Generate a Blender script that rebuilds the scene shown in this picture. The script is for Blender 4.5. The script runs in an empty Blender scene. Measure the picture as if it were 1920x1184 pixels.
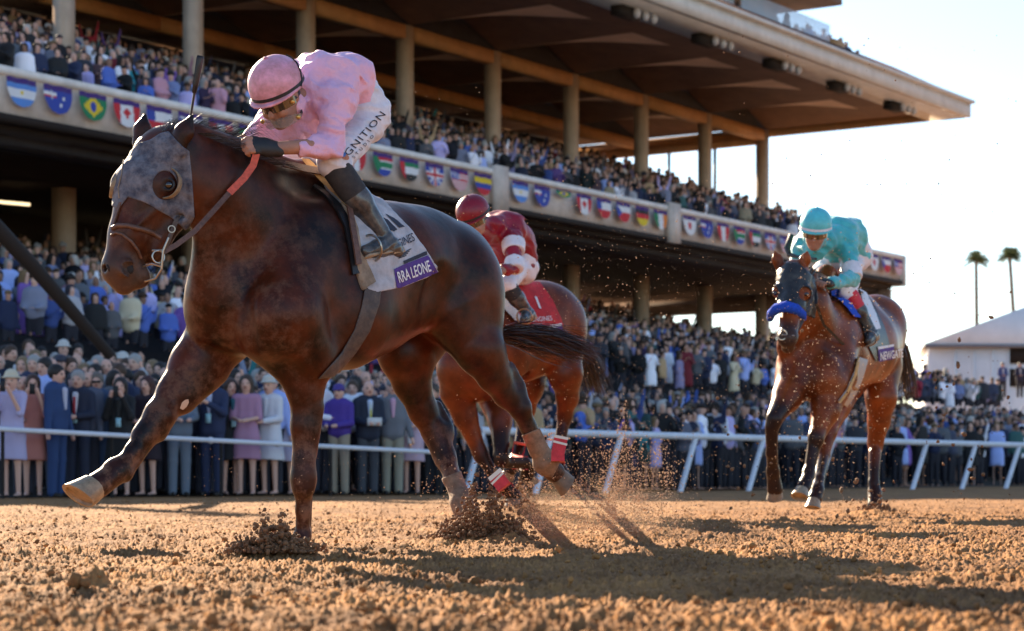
import bpy, bmesh, math, random
import numpy as np
from mathutils import Vector, Matrix
from mathutils.bvhtree import BVHTree
R = math.radians
scene = bpy.context.scene
COL = scene.collection
F = 4000.0; HOR = 892.0; CAMH = 0.30; CX = 960.0
# ---------------- camera ----------------
cd = bpy.data.cameras.new('camera'); cam = bpy.data.objects.new('camera', cd); COL.objects.link(cam)
cam.location = (0, 0, CAMH); cam.rotation_euler = (R(90), 0, 0)
cd.sensor_width = 36.0; cd.lens = 36.0 * F / 1920.0; cd.shift_y = (HOR - 592.0) / 1920.0
cd.clip_start = 0.1; cd.clip_end = 6000
cd.dof.use_dof = True; cd.dof.focus_distance = 9.35; cd.dof.aperture_fstop = 4.4
scene.camera = cam
# ---------------- sky, sun, exposure ----------------
SUN_EL = R(23.0); SX, SY = 0.44, -0.898           # horizontal travel of the light
w = bpy.data.worlds.new('World'); scene.world = w; w.use_nodes = True
nt = w.node_tree; bg = nt.nodes['Background']
sky = nt.nodes.new('ShaderNodeTexSky'); sky.sky_type = 'NISHITA'; sky.sun_disc = False
sky.sun_elevation = SUN_EL; sky.sun_rotation = math.atan2(-SX, -SY)
sky.air_density = 1.0; sky.dust_density = 0.35; sky.ozone_density = 2.6
nt.links.new(sky.outputs[0], bg.inputs[0]); bg.inputs[1].default_value = 0.070
sl = bpy.data.lights.new('sun', 'SUN'); sun = bpy.data.objects.new('sun', sl); COL.objects.link(sun)
sl.energy = 5.0; sl.angle = R(0.5); sl.color = (1.0, 0.80, 0.56)
sun.rotation_euler = Vector((SX * math.cos(SUN_EL), SY * math.cos(SUN_EL), -math.sin(SUN_EL))).to_track_quat('-Z', 'Y').to_euler()
sun.location = (-20, 40, 30)
scene.view_settings.view_transform = 'Standard'; scene.view_settings.look = 'None'
scene.view_settings.gamma = 1.0; scene.view_settings.exposure = 1.92
scene.render.engine = 'CYCLES'
scene.cycles.max_bounces = 6; scene.cycles.diffuse_bounces = 3; scene.cycles.transparent_max_bounces = 12
# ---------------- helpers ----------------
def P(px, py, Y): return Vector(((px - CX) * Y / F, Y, CAMH + (HOR - py) * Y / F))
def S(Y, n): return n * Y / F                       # n pixels at depth Y in metres
rng = random.Random(7)

def tag(o, label=None, cat=None, group=None, kind=None):
    if label: o['label'] = label
    if cat: o['category'] = cat
    if group: o['group'] = group
    if kind: o['kind'] = kind
    return o
def empty(name, loc=(0, 0, 0), label=None, cat=None, group=None):
    o = bpy.data.objects.new(name, None); COL.objects.link(o); o.location = loc
    o.empty_display_size = 0.1
    return tag(o, label, cat, group)
def link(name, me, mat=None, parent=None, smooth=True):
    o = bpy.data.objects.new(name, me); COL.objects.link(o)
    for m in (mat if isinstance(mat, (list, tuple)) else [mat] if mat else []): me.materials.append(m)
    if smooth: me.shade_smooth()
    if parent is not None:
        o.parent = parent; o.matrix_parent_inverse = Matrix.Translation(-parent.location) if True else o.matrix_parent_inverse
    return o
def np_mesh(name, V, Fq, col=None, midx=None):
    me = bpy.data.meshes.new(name); V = np.asarray(V, np.float32)
    if isinstance(Fq, np.ndarray):
        n = Fq.shape[1]; nf = len(Fq); li = Fq.ravel(); ls = np.arange(nf) * n; lt = np.full(nf, n)
    else:
        lt = np.array([len(f) for f in Fq]); ls = np.concatenate([[0], np.cumsum(lt)[:-1]]) if len(lt) else np.array([], int)
        li = np.array([i for f in Fq for i in f]); nf = len(Fq)
    me.vertices.add(len(V)); me.vertices.foreach_set('co', V.ravel())
    me.loops.add(len(li)); me.loops.foreach_set('vertex_index', li.astype(np.int32))
    me.polygons.add(nf); me.polygons.foreach_set('loop_start', ls.astype(np.int32)); me.polygons.foreach_set('loop_total', lt.astype(np.int32))
    if midx is not None: me.polygons.foreach_set('material_index', np.asarray(midx, np.int32))
    me.update(calc_edges=True); me.validate()
    if col is not None:
        a = me.color_attributes.new('Col', 'FLOAT_COLOR', 'POINT')
        c = np.ones((len(V), 4), np.float32); c[:, :3] = col; a.data.foreach_set('color', c.ravel())
    return me

class MB:
    """collects simple shapes into one mesh"""
    def __init__(s): s.v = []; s.f = []; s.m = []; s.mi = 0
    def add(s, vs, fs):
        b = len(s.v); s.v += [tuple(v) for v in vs]; s.f += [tuple(b + i for i in f) for f in fs]; s.m += [s.mi] * len(fs)
    def box(s, c, sz, rz=0.0):
        hx, hy, hz = sz[0] / 2, sz[1] / 2, sz[2] / 2; ca, sa = math.cos(rz), math.sin(rz)
        vs = [(c[0] + x * hx * ca - y * hy * sa, c[1] + x * hx * sa + y * hy * ca, c[2] + z * hz) for z in (-1, 1) for x, y in ((-1, -1), (1, -1), (1, 1), (-1, 1))]
        s.add(vs, [(3, 2, 1, 0), (4, 5, 6, 7), (0, 1, 5, 4), (1, 2, 6, 5), (2, 3, 7, 6), (3, 0, 4, 7)])
    def hexa(s, vs): s.add(vs, [(3, 2, 1, 0), (4, 5, 6, 7), (0, 1, 5, 4), (1, 2, 6, 5), (2, 3, 7, 6), (3, 0, 4, 7)])
    def bar(s, a, b, w, h=None, up=(0, 0, 1)):
        a = Vector(a); b = Vector(b); h = h or w; d = (b - a).normalized(); u = Vector(up)
        if abs(d.dot(u)) > .98: u = Vector((1, 0, 0))
        r = d.cross(u).normalized() * (w / 2); u = r.cross(d).normalized() * (h / 2)
        s.hexa([a - r - u, a + r - u, a + r + u, a - r + u, b - r - u, b + r - u, b + r + u, b - r + u])
    def tube(s, pts, r, n=8, caps=True):
        pts = [Vector(p) for p in pts]; rs = r if isinstance(r, (list, tuple)) else [r] * len(pts); vs = []; fs = []
        d0 = (pts[1] - pts[0]).normalized(); u = Vector((0, 0, 1)) if abs(d0.z) < .9 else Vector((1, 0, 0))
        for i, p in enumerate(pts):
            d = (pts[min(i + 1, len(pts) - 1)] - pts[max(i - 1, 0)]).normalized()
            a = d.cross(u).normalized(); u = a.cross(d).normalized()
            for k in range(n):
                t = 2 * math.pi * k / n; vs.append(p + (a * math.cos(t) + u * math.sin(t)) * rs[i])
        for i in range(len(pts) - 1):
            for k in range(n): fs.append((i * n + k, i * n + (k + 1) % n, (i + 1) * n + (k + 1) % n, (i + 1) * n + k))
        if caps: fs += [tuple(reversed(range(n))), tuple(range((len(pts) - 1) * n, len(pts) * n))]
        s.add(vs, [tuple(reversed(f)) for f in fs])
    def ring(s, c, ax, R0, r, n=20, m=6):
        c = Vector(c); ax = Vector(ax).normalized(); u = ax.orthogonal().normalized(); w_ = ax.cross(u); vs = []; fs = []
        for i in range(n):
            t = 2 * math.pi * i / n; d = u * math.cos(t) + w_ * math.sin(t)
            for j in range(m):
                q = 2 * math.pi * j / m; vs.append(c + d * (R0 + r * math.cos(q)) + ax * r * math.sin(q))
        for i in range(n):
            for j in range(m): fs.append((i * m + j, ((i + 1) % n) * m + j, ((i + 1) % n) * m + (j + 1) % m, i * m + (j + 1) % m))
        s.add(vs, fs)
    def ell(s, c, r, n=12, m=8, rot=None):
        c = Vector(c); vs = []; fs = []
        for j in range(m + 1):
            a = math.pi * j / m
            for i in range(n):
                b = 2 * math.pi * i / n; v = Vector((r[0] * math.sin(a) * math.cos(b), r[1] * math.sin(a) * math.sin(b), r[2] * math.cos(a)))
                if rot is not None: v = rot @ v
                vs.append(c + v)
        for j in range(m):
            for i in range(n): fs.append((j * n + i, (j + 1) * n + i, (j + 1) * n + (i + 1) % n, j * n + (i + 1) % n))
        s.add(vs, fs)
    def build(s, name, mat, parent=None, smooth=False):
        me = np_mesh(name, np.array(s.v, np.float32).reshape(-1, 3), s.f, midx=s.m)
        o = link(name, me, mat, parent, smooth)
        if smooth: me.set_sharp_from_angle(angle=R(40))
        return o

# ---------------- materials ----------------
def mat(name, col=(.5, .5, .5), rough=.7, metal=0.0, noise=None, bump=None, attr=None, objcol=False, coat=0, sheen=0, spec=.5, trans=0, emit=None, alpha=None, sub=0):
    """col base colour; noise (scale, amount, [second colour]); bump (scale, strength, [distance]); attr: vertex colours multiply"""
    m = bpy.data.materials.new(name); m.use_nodes = True; n = m.node_tree.nodes; l = m.node_tree.links; b = n['Principled BSDF']
    b.inputs['Roughness'].default_value = rough; b.inputs['Metallic'].default_value = metal; b.inputs['Base Color'].default_value = (*col, 1)
    b.inputs['Coat Weight'].default_value = coat; b.inputs['Sheen Weight'].default_value = sheen; b.inputs['Specular IOR Level'].default_value = spec
    b.inputs['Transmission Weight'].default_value = trans; b.inputs['Subsurface Weight'].default_value = sub
    if sub: b.inputs['Subsurface Scale'].default_value = .01
    if alpha is not None: b.inputs['Alpha'].default_value = alpha
    if emit: b.inputs['Emission Color'].default_value = (*emit[0], 1); b.inputs['Emission Strength'].default_value = emit[1]
    tc = n.new('ShaderNodeTexCoord'); src = None
    if attr:
        a = n.new('ShaderNodeAttribute'); a.attribute_name = 'Col'; src = a.outputs['Color']
    if objcol:
        a = n.new('ShaderNodeObjectInfo'); src = a.outputs['Color']
    if noise:
        t = n.new('ShaderNodeTexNoise'); t.inputs['Scale'].default_value = noise[0]; t.inputs['Detail'].default_value = 8; t.inputs['Roughness'].default_value = .65
        l.new(tc.outputs['Object'], t.inputs['Vector'])
        r = n.new('ShaderNodeValToRGB'); r.color_ramp.elements[0].position = .35; r.color_ramp.elements[1].position = .68
        l.new(t.outputs['Fac'], r.inputs['Fac'])
        mx = n.new('ShaderNodeMix'); mx.data_type = 'RGBA'
        if len(noise) > 2:
            mx.blend_type = 'MIX'; r.color_ramp.elements[0].color = (0, 0, 0, 1); r.color_ramp.elements[1].color = (noise[1],) * 3 + (1,)
            l.new(r.outputs['Color'], mx.inputs['Factor'])
            if src: l.new(src, mx.inputs['A'])
            else: mx.inputs['A'].default_value = (*col, 1)
            mx.inputs['B'].default_value = (*noise[2], 1)
        else:
            mx.blend_type = 'MULTIPLY'; mx.inputs['Factor'].default_value = 1
            r.color_ramp.elements[0].color = (1 - noise[1],) * 3 + (1,); r.color_ramp.elements[1].color = (1 + noise[1] * .5,) * 3 + (1,)
            if src: l.new(src, mx.inputs['A'])
            else: mx.inputs['A'].default_value = (*col, 1)
            l.new(r.outputs['Color'], mx.inputs['B'])
        src = mx.outputs['Result']
    if src: l.new(src, b.inputs['Base Color'])
    if bump:
        t = n.new('ShaderNodeTexNoise'); t.inputs['Scale'].default_value = bump[0]; t.inputs['Detail'].default_value = 6
        l.new(tc.outputs['Object'], t.inputs['Vector'])
        bp = n.new('ShaderNodeBump'); bp.inputs['Strength'].default_value = bump[1]; bp.inputs['Distance'].default_value = bump[2] if len(bump) > 2 else .01
        l.new(t.outputs['Fac'], bp.inputs['Height']); l.new(bp.outputs['Normal'], b.inputs['Normal'])
    return m

# ---------------- noise ----------------
def _hash(ix, iy, iz, seed):
    h = (ix * 374761393 + iy * 668265263 + iz * 2147483647 + seed * 974711) & 0xffffffff
    h = ((h ^ (h >> 13)) * 1274126177) & 0xffffffff
    return ((h ^ (h >> 16)) & 0xffffff) / float(0xffffff)
def vnoise(x, y, z=None, seed=0):
    x = np.asarray(x, float); y = np.asarray(y, float); z = np.zeros_like(x) if z is None else np.asarray(z, float)
    xi = np.floor(x).astype(np.int64); yi = np.floor(y).astype(np.int64); zi = np.floor(z).astype(np.int64)
    fx, fy, fz = x - xi, y - yi, z - zi; fx = fx * fx * (3 - 2 * fx); fy = fy * fy * (3 - 2 * fy); fz = fz * fz * (3 - 2 * fz)
    r = 0
    for dz in (0, 1):
        wz = fz if dz else 1 - fz
        if dz and not np.any(fz): break
        for dy in (0, 1):
            wy = fy if dy else 1 - fy
            for dx in (0, 1):
                wx = fx if dx else 1 - fx
                r = r + wx * wy * wz * _hash(xi + dx, yi + dy, zi + dz, seed)
    return r
def fbm(x, y, z=None, o=4, seed=0, g=.5):
    a = 1; s = 0; t = 0
    for i in range(o):
        s = s + a * vnoise(x * 2 ** i, y * 2 ** i, None if z is None else z * 2 ** i, seed + i * 17); t += a; a *= g
    return s / t

# ---------------- signed distance bodies ----------------
class Field:
    """smooth union of tapered limbs and ellipsoids on a grid turned by `ang` about Z, meshed with surface nets"""
    def __init__(s, lo, hi, res, ang=0.0, org=(0, 0, 0)):
        s.ang = ang; s.org = np.array(org, float); s.res = res; s.lo = np.array(lo, float)
        s.n = np.ceil((np.array(hi) - s.lo) / res).astype(int) + 1
        s.D = np.full(s.n, .2, np.float32); c, q = math.cos(ang), math.sin(ang)
        s.M = np.array([[c, q, 0], [-q, c, 0], [0, 0, 1.]])   # world -> local
    def L(s, p): return s.M @ (np.array(p, float) - s.org)
    def W(s, p): return p @ s.M + s.org                     # local rows -> world
    def blk(s, lo, hi):
        a = np.clip(np.floor((lo - s.lo) / s.res).astype(int), 0, s.n); b = np.clip(np.ceil((hi - s.lo) / s.res).astype(int) + 1, 0, s.n)
        ax = [s.lo[i] + np.arange(a[i], b[i]) * s.res for i in range(3)]
        return tuple(slice(a[i], b[i]) for i in range(3)), ax[0][:, None, None], ax[1][None, :, None], ax[2][None, None, :]
    def put(s, sl, d, k, op):
        if 0 in d.shape: return
        o = s.D[sl]; d = d.astype(np.float32)
        if op == 'u':
            h = np.maximum(k - np.abs(o - d), 0) / k; s.D[sl] = np.minimum(o, d) - h * h * k * .25
        else:
            d = -d; h = np.maximum(k - np.abs(o - d), 0) / k; s.D[sl] = np.maximum(o, d) + h * h * k * .25
    def cone(s, A, B, ra, rb, k=.03, op='u', flat=None):
        a = s.L(A); b = s.L(B); m = max(ra, rb) + k + 3 * s.res
        sl, x, y, z = s.blk(np.minimum(a, b) - m, np.maximum(a, b) + m)
        px, py, pz = x - a[0], y - a[1], z - a[2]; f = 1.0
        if flat is not None:
            n = s.M @ np.array(flat[0], float); n /= np.linalg.norm(n); f = flat[1]
            t = (px * n[0] + py * n[1] + pz * n[2]) * (1 / f - 1); bd = b - a; tb = bd @ n * (1 / f - 1); b = a + bd + n * tb
            px, py, pz = px + t * n[0], py + t * n[1], pz + t * n[2]
        ba = b - a; L2 = ba @ ba + 1e-9
        h = np.clip((px * ba[0] + py * ba[1] + pz * ba[2]) / L2, 0, 1)
        d = np.sqrt((px - h * ba[0]) ** 2 + (py - h * ba[1]) ** 2 + (pz - h * ba[2]) ** 2) - (ra + (rb - ra) * h)
        if flat is not None: d = d * (.5 + .5 * f)
        s.put(sl, d, k, op)
    def ell(s, C, r, k=.03, op='u', ax=None):
        """ax: list of two world vectors giving the first two axes"""
        c = s.L(C); r = np.array(r, float); m = r.max() + k + 3 * s.res
        sl, x, y, z = s.blk(c - m, c + m); px, py, pz = x - c[0], y - c[1], z - c[2]
        if ax is None: e = np.eye(3) if s.ang == 0 else s.M.T @ np.eye(3); e = (s.M @ np.eye(3)).T
        else:
            u = np.array(ax[0], float); u /= np.linalg.norm(u); v = np.array(ax[1], float); v -= u * (u @ v); v /= np.linalg.norm(v)
            e = np.stack([s.M @ u, s.M @ v, s.M @ np.cross(u, v)])
        q = [px * e[i][0] + py * e[i][1] + pz * e[i][2] for i in range(3)]
        k0 = np.sqrt(sum((q[i] / r[i]) ** 2 for i in range(3))); k1 = np.sqrt(sum((q[i] / r[i] ** 2) ** 2 for i in range(3))) + 1e-9
        s.put(sl, k0 * (k0 - 1) / k1, k, op)
    def path(s, pts, rs, k=.03, op='u', flat=None):
        for i in range(len(pts) - 1): s.cone(pts[i], pts[i + 1], rs[i], rs[i + 1], k, op, flat)
    def coords(s):
        ax = [s.lo[i] + np.arange(s.n[i]) * s.res for i in range(3)]
        g = np.stack(np.meshgrid(*ax, indexing='ij'), -1); return g @ s.M + s.org
    def mesh(s, D=None, smooth=1):
        D = s.D if D is None else D; ins = D < 0
        c = np.zeros(tuple(np.array(D.shape) - 1), np.int8)
        for dx in (0, 1):
            for dy in (0, 1):
                for dz in (0, 1): c += ins[dx:dx + c.shape[0], dy:dy + c.shape[1], dz:dz + c.shape[2]]
        act = (c > 0) & (c < 8); idx = np.argwhere(act); vid = np.full(c.shape, -1, np.int64); vid[act] = np.arange(len(idx))
        cs = np.array([(i, j, k) for i in (0, 1) for j in (0, 1) for k in (0, 1)])
        vals = np.stack([D[idx[:, 0] + o[0], idx[:, 1] + o[1], idx[:, 2] + o[2]] for o in cs], 1)
        acc = np.zeros((len(idx), 3)); cnt = np.zeros(len(idx))
        for a in range(8):
            for b in range(a + 1, 8):
                if np.abs(cs[a] - cs[b]).sum() != 1: continue
                va, vb = vals[:, a], vals[:, b]; x = (va < 0) != (vb < 0)
                t = np.where(x, va / np.where(x, va - vb, 1), 0)[:, None]
                acc += np.where(x[:, None], cs[a] + (cs[b] - cs[a]) * t, 0); cnt += x
        V = (idx + acc / cnt[:, None]) * s.res + s.lo
        Q = []
        for ax in range(3):
            o1, o2 = [(1, 2), (2, 0), (0, 1)][ax]; sh = [slice(None)] * 3; sh2 = [slice(None)] * 3; sh[ax] = slice(0, -1); sh2[ax] = slice(1, None)
            A, B = ins[tuple(sh)], ins[tuple(sh2)]; e = np.argwhere(A != B)
            e = e[(e[:, o1] > 0) & (e[:, o2] > 0) & (e[:, o1] < D.shape[o1] - 1) & (e[:, o2] < D.shape[o2] - 1)]
            flip = A[e[:, 0], e[:, 1], e[:, 2]]; q = []
            for d1, d2 in ((-1, -1), (0, -1), (0, 0), (-1, 0)):
                p = e.copy(); p[:, o1] += d1; p[:, o2] += d2; q.append(vid[p[:, 0], p[:, 1], p[:, 2]])
            q = np.stack(q, 1); q = np.where(flip[:, None], q, q[:, ::-1]); Q.append(q)
        Q = np.concatenate(Q); Q = Q[(Q >= 0).all(1)]
        for _ in range(smooth):
            A = np.zeros_like(V); n = np.zeros(len(V))
            for i in range(4):
                a, b = Q[:, i], Q[:, (i + 1) % 4]
                for q in range(3): A[:, q] += np.bincount(a, V[b, q], len(V)) + np.bincount(b, V[a, q], len(V))
                n += np.bincount(a, minlength=len(V)) + np.bincount(b, minlength=len(V))
            V = V * .5 + A / np.maximum(n, 1)[:, None] * .5
        return V @ s.M + s.org, Q
def bvh_of(V, Q): return BVHTree.FromPolygons([tuple(v) for v in V], [tuple(int(i) for i in q) for q in Q])
def cam_hit(bvh, px, py):
    o = Vector((0, 0, CAMH)); d = (P(px, py, 10) - o).normalized(); return bvh.ray_cast(o, d)
def drape(bvh, vs, off=.006, Ydef=10):
    """puts points given as target pixels onto a surface, lifted by off along its normal"""
    out = []; last = None
    for px, py in vs:
        h = cam_hit(bvh, px, py)
        if h[0] is not None:
            nn = h[1] if h[1].y < 0 else -h[1]; last = h[0].y; out.append(h[0] + nn * off)
        else: out.append(P(px, py, last or Ydef))
    return out
# ---------------- ground ----------------
def ground_h(X, Y):
    near = np.clip((34 - Y) / 20, .25, 1)
    h = (fbm(X * 1.1, Y * 1.1, o=3, seed=3) - .5) * .035
    a = fbm(X * 8, Y * 8, o=3, seed=11); h += np.clip(a - .48, 0, 1) * .055
    wx = (vnoise(X * 30, Y * 30, seed=31) - .5) * .03; wy = (vnoise(X * 30, Y * 30, seed=32) - .5) * .03
    b = vnoise((X + wx) * 58, (Y + wy) * 50, seed=5); c = vnoise((X + wy) * 130, (Y + wx) * 105, seed=6); d = vnoise(X * 210, Y * 210, seed=8)
    m = .25 + 1.3 * fbm(X * 1.7, Y * 2.5, o=2, seed=21)
    h += (np.clip(b - .45, 0, 1) ** .8 * .026 + np.clip(c - .4, 0, 1) * .020 + d * .007) * m + .010 * (vnoise(X * 1.3, Y * 9, seed=44) - .5)
    h = (h - .028) * near
    # hoof-thrown mounds
    for (mx, my, mr, mh) in ((-.91, 8.15, .24, .025), (-.18, 9.75, .3, .05), (-.02, 9.55, .26, .03), (.05, 16.0, .45, .1), (2.75, 16.2, .3, .05), (-1.2, 6.15, .05, .05)):
        q = ((X - mx) ** 2 + ((Y - my) * 1.0) ** 2) / mr ** 2; h += mh * np.exp(-q * 1.6) * (.55 + .9 * a)
    return h
def make_ground():
    ux = np.linspace(-1, 1, 1050) * .27
    yn = np.exp(np.linspace(math.log(3.2), math.log(48), 820))
    ys = np.concatenate([[-60, -20, -5, 0, 1.5, 2.4], yn, [52, 58, 66, 78, 95, 130, 200, 400, 900, 2500]])
    outs = np.array([.32, .5, .9, 2, 5, 20])
    k = len(outs); U = np.concatenate([-outs[::-1], ux, outs])
    Y = np.repeat(ys[:, None], len(U), 1); sc = np.maximum(np.abs(Y), 3.0)
    X = sc * U[None, :]
    for j in range(k):
        X[:, j] = np.minimum(X[:, j], -6 * (k - j) ** 2); X[:, -1 - j] = np.maximum(X[:, -1 - j], 6 * (k - j) ** 2)
    Z = ground_h(X, Y); inner = (np.abs(U)[None, :] <= .271) & (Y > 2.6) & (Y < 50); Z = np.where(inner, Z, 0)
    nY, nX = X.shape; V = np.stack([X, Y, Z], -1).reshape(-1, 3)
    i = np.arange(nY - 1)[:, None] * nX + np.arange(nX - 1)[None, :]
    Q = np.stack([i, i + 1, i + nX + 1, i + nX], -1).reshape(-1, 4)
    m = mat('dirt', (.36, .17, .075), .95, spec=.15)
    n = m.node_tree.nodes; l = m.node_tree.links; b = n['Principled BSDF']; tc = n.new('ShaderNodeTexCoord')
    n1 = n.new('ShaderNodeTexNoise'); n1.inputs['Scale'].default_value = 1.3; n1.inputs['Detail'].default_value = 9
    n2 = n.new('ShaderNodeTexNoise'); n2.inputs['Scale'].default_value = 45; n2.inputs['Detail'].default_value = 8
    r = n.new('ShaderNodeValToRGB'); r.color_ramp.elements[0].position = .3; r.color_ramp.elements[0].color = (.13, .054, .022, 1)
    el_ = r.color_ramp.elements.new(.52); el_.color = (.28, .135, .052, 1); r.color_ramp.elements[-1].position = .75; r.color_ramp.elements[-1].color = (.52, .245, .082, 1)
    ad = n.new('ShaderNodeMath'); ad.operation = 'MULTIPLY_ADD'; ad.inputs[1].default_value = .45
    l.new(tc.outputs['Object'], n1.inputs['Vector']); l.new(tc.outputs['Object'], n2.inputs['Vector'])
    sc_ = n.new('ShaderNodeMath'); sc_.operation = 'MULTIPLY'; sc_.inputs[1].default_value = .58
    l.new(n1.outputs['Fac'], sc_.inputs[0]); l.new(n2.outputs['Fac'], ad.inputs[0]); l.new(sc_.outputs[0], ad.inputs[2])
    l.new(ad.outputs[0], r.inputs['Fac']); l.new(r.outputs['Color'], b.inputs['Base Color'])
    bp = n.new('ShaderNodeBump'); bp.inputs['Strength'].default_value = .6; bp.inputs['Distance'].default_value = .006
    n3 = n.new('ShaderNodeTexNoise'); n3.inputs['Scale'].default_value = 160; n3.inputs['Detail'].default_value = 5; l.new(tc.outputs['Object'], n3.inputs['Vector'])
    l.new(n3.outputs['Fac'], bp.inputs['Height']); l.new(bp.outputs['Normal'], b.inputs['Normal'])
    o = link('dirt_track', np_mesh('dirt_track', V, Q), m); tag(o, 'tan dirt racetrack with loose churned surface', 'ground', kind='structure')
    return m
M_DIRT = make_ground()
def lumps(name, pts, label, seed=1, m=None, kind='stuff', cat='dirt'):
    """pts rows x,y,z,r : irregular clods as one stuff mesh"""
    r_ = np.random.RandomState(seed); t = (1 + 5 ** .5) / 2
    ico = np.array([(-1, t, 0), (1, t, 0), (-1, -t, 0), (1, -t, 0), (0, -1, t), (0, 1, t), (0, -1, -t), (0, 1, -t), (t, 0, -1), (t, 0, 1), (-t, 0, -1), (-t, 0, 1)]) / 1.9
    fc = np.array([(0, 11, 5), (0, 5, 1), (0, 1, 7), (0, 7, 10), (0, 10, 11), (1, 5, 9), (5, 11, 4), (11, 10, 2), (10, 7, 6), (7, 1, 8), (3, 9, 4), (3, 4, 2), (3, 2, 6), (3, 6, 8), (3, 8, 9), (4, 9, 5), (2, 4, 11), (6, 2, 10), (8, 6, 7), (9, 8, 1)])
    pts = np.asarray(pts); n = len(pts)
    V = ico[None] * (1 + r_.uniform(-.32, .32, (n, 12, 1))) * r_.uniform(.6, 1.35, (n, 1, 3)) * pts[:, None, 3:4]
    a = r_.uniform(0, 6.28, n); c, s_ = np.cos(a)[:, None], np.sin(a)[:, None]; x = V[..., 0] * c - V[..., 1] * s_; y = V[..., 0] * s_ + V[..., 1] * c
    V = np.stack([x, y, V[..., 2]], -1) + pts[:, None, :3]
    Q = (fc[None] + np.arange(n)[:, None, None] * 12).reshape(-1, 3)
    o = link(name, np_mesh(name, V.reshape(-1, 3), Q), m or M_DIRT, None, False); tag(o, label, cat, kind=kind); return o
def ground_clods():
    r_ = np.random.RandomState(5); n = 15000
    Y = 3.4 + (r_.rand(n) ** 1.7) * 24; X = (r_.rand(n) * 2 - 1) * .26 * Y
    rad = .0025 + .010 * r_.rand(n) ** 7 + .003 * r_.rand(n); Z = ground_h(X, Y) + rad * .5
    pts = np.stack([X, Y, Z, rad], 1)
    big = [(-1.17, 5.72, .015, .026), (-1.14, 5.70, .012, .015), (.62, 6.0, .01, .014), (.98, 8.7, .015, .018), (1.55, 9.5, .015, .022), (.3, 7.6, .01, .014), (.18, 8.3, .015, .017)]
    lumps('loose_dirt_clods', np.concatenate([pts, np.array(big)]), 'small clods of tan dirt scattered over the track surface', 3)
ground_clods()
# ---------------- grandstand ----------------
TS = Vector((.558, .830, 0)); NS = Vector((.830, -.558, 0)); A0 = Vector((-10.9, 45.4, 0)); ANG = math.atan2(TS.y, TS.x)
def SP(s, o, z): return A0 + TS * s + NS * o + Vector((0, 0, z))
def sbox(mb, s0, s1, o0, o1, z0, z1):
    mb.hexa([SP(s0, o1, z0), SP(s1, o1, z0), SP(s1, o0, z0), SP(s0, o0, z0), SP(s0, o1, z1), SP(s1, o1, z1), SP(s1, o0, z1), SP(s0, o0, z1)])
M_CONC = mat('beige_concrete', (.70, .60, .53), .85, noise=(1.5, .25), bump=(25, .2, .01))
M_FASC = mat('pale_fascia_paint', (.82, .77, .72), .7, noise=(2, .2))
M_COLM = mat('tan_column_paint', (.48, .36, .26), .75, noise=(1.2, .2))
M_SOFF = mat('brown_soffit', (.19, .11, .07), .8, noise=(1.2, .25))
M_SOFF2 = mat('lit_ceiling_panel', (.74, .56, .40), .8, noise=(1.0, .2))  # paler colour paints the bounce light on one face of each fold
M_BEAM = mat('bounce_orange_beam', (.46, .24, .09), .7, noise=(2, .2))  # orange of the light bounced off the dirt is put into this colour
M_TILE = mat('brown_roof_tiles', (.060, .030, .022), .95, spec=.1, noise=(3, .4), bump=(12, .6, .05))
M_EDGE = mat('white_roof_edge', (.66, .62, .56), .6, noise=(2, .15))
M_SEAT = mat('blue_grey_seats', (.045, .07, .12), .7, noise=(3, .3))
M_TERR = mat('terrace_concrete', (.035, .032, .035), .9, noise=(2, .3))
M_DARK = mat('dark_interior', (.018, .013, .011), .9)
M_TUBE = mat('fluorescent_tube', (.8, .75, .6), .5, emit=((1.0, .74, .42), .55))
M_METAL = mat('grey_metal', (.22, .22, .24), .45, metal=.6)
M_LAMP = mat('floodlight_glass', (.5, .5, .52), .3)
G = empty('grandstand', tuple(SP(0, 0, 0)), 'long tan racecourse grandstand with two packed tiers under a deep flat roof', 'grandstand')
UPZ = lambda o: 8.15 + .34 * max(0, -o - .8)
LOZ = lambda o: (.25 + (12.6 - o) * .14) if o > 5.2 else 2.15 + (5.0 - o) * .215
S0, S1 = -9.0, 47.1
m = MB(); sbox(m, S0, S1, -.35, 0, 8.02, 8.86); m.build('balcony_fascia', M_CONC, G)
m = MB(); sbox(m, S0, S1, -.42, .12, 8.86, 9.02); m.build('balcony_ledge', M_FASC, G)
M_DKB = mat('shadowed_brown_paint', (.020, .012, .009), .9, noise=(1, .3))  # soffit brown darkened: shade of the lower interior put into the colour
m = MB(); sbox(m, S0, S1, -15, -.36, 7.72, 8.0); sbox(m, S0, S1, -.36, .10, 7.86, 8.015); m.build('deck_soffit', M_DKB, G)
m = MB(); sbox(m, S0 - .3, S0, -15, 0, 0, 8.9); m.build('sky_block_wall', M_DKB, G)  # unseen wall added to block sky light from the left, darkening the concourse
for s in (-1.3, 8.7, 18.7, 28.7, 38.7): m = MB(); sbox(m, s - .32, s + .32, .0, .24, 7.84, 9.12); m.build('pilaster', M_CONC, G)
m = MB(); sbox(m, S1, S1 + .2, -15, .16, 7.8, 9.0); m.build('end_parapet', M_CONC, G)
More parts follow.
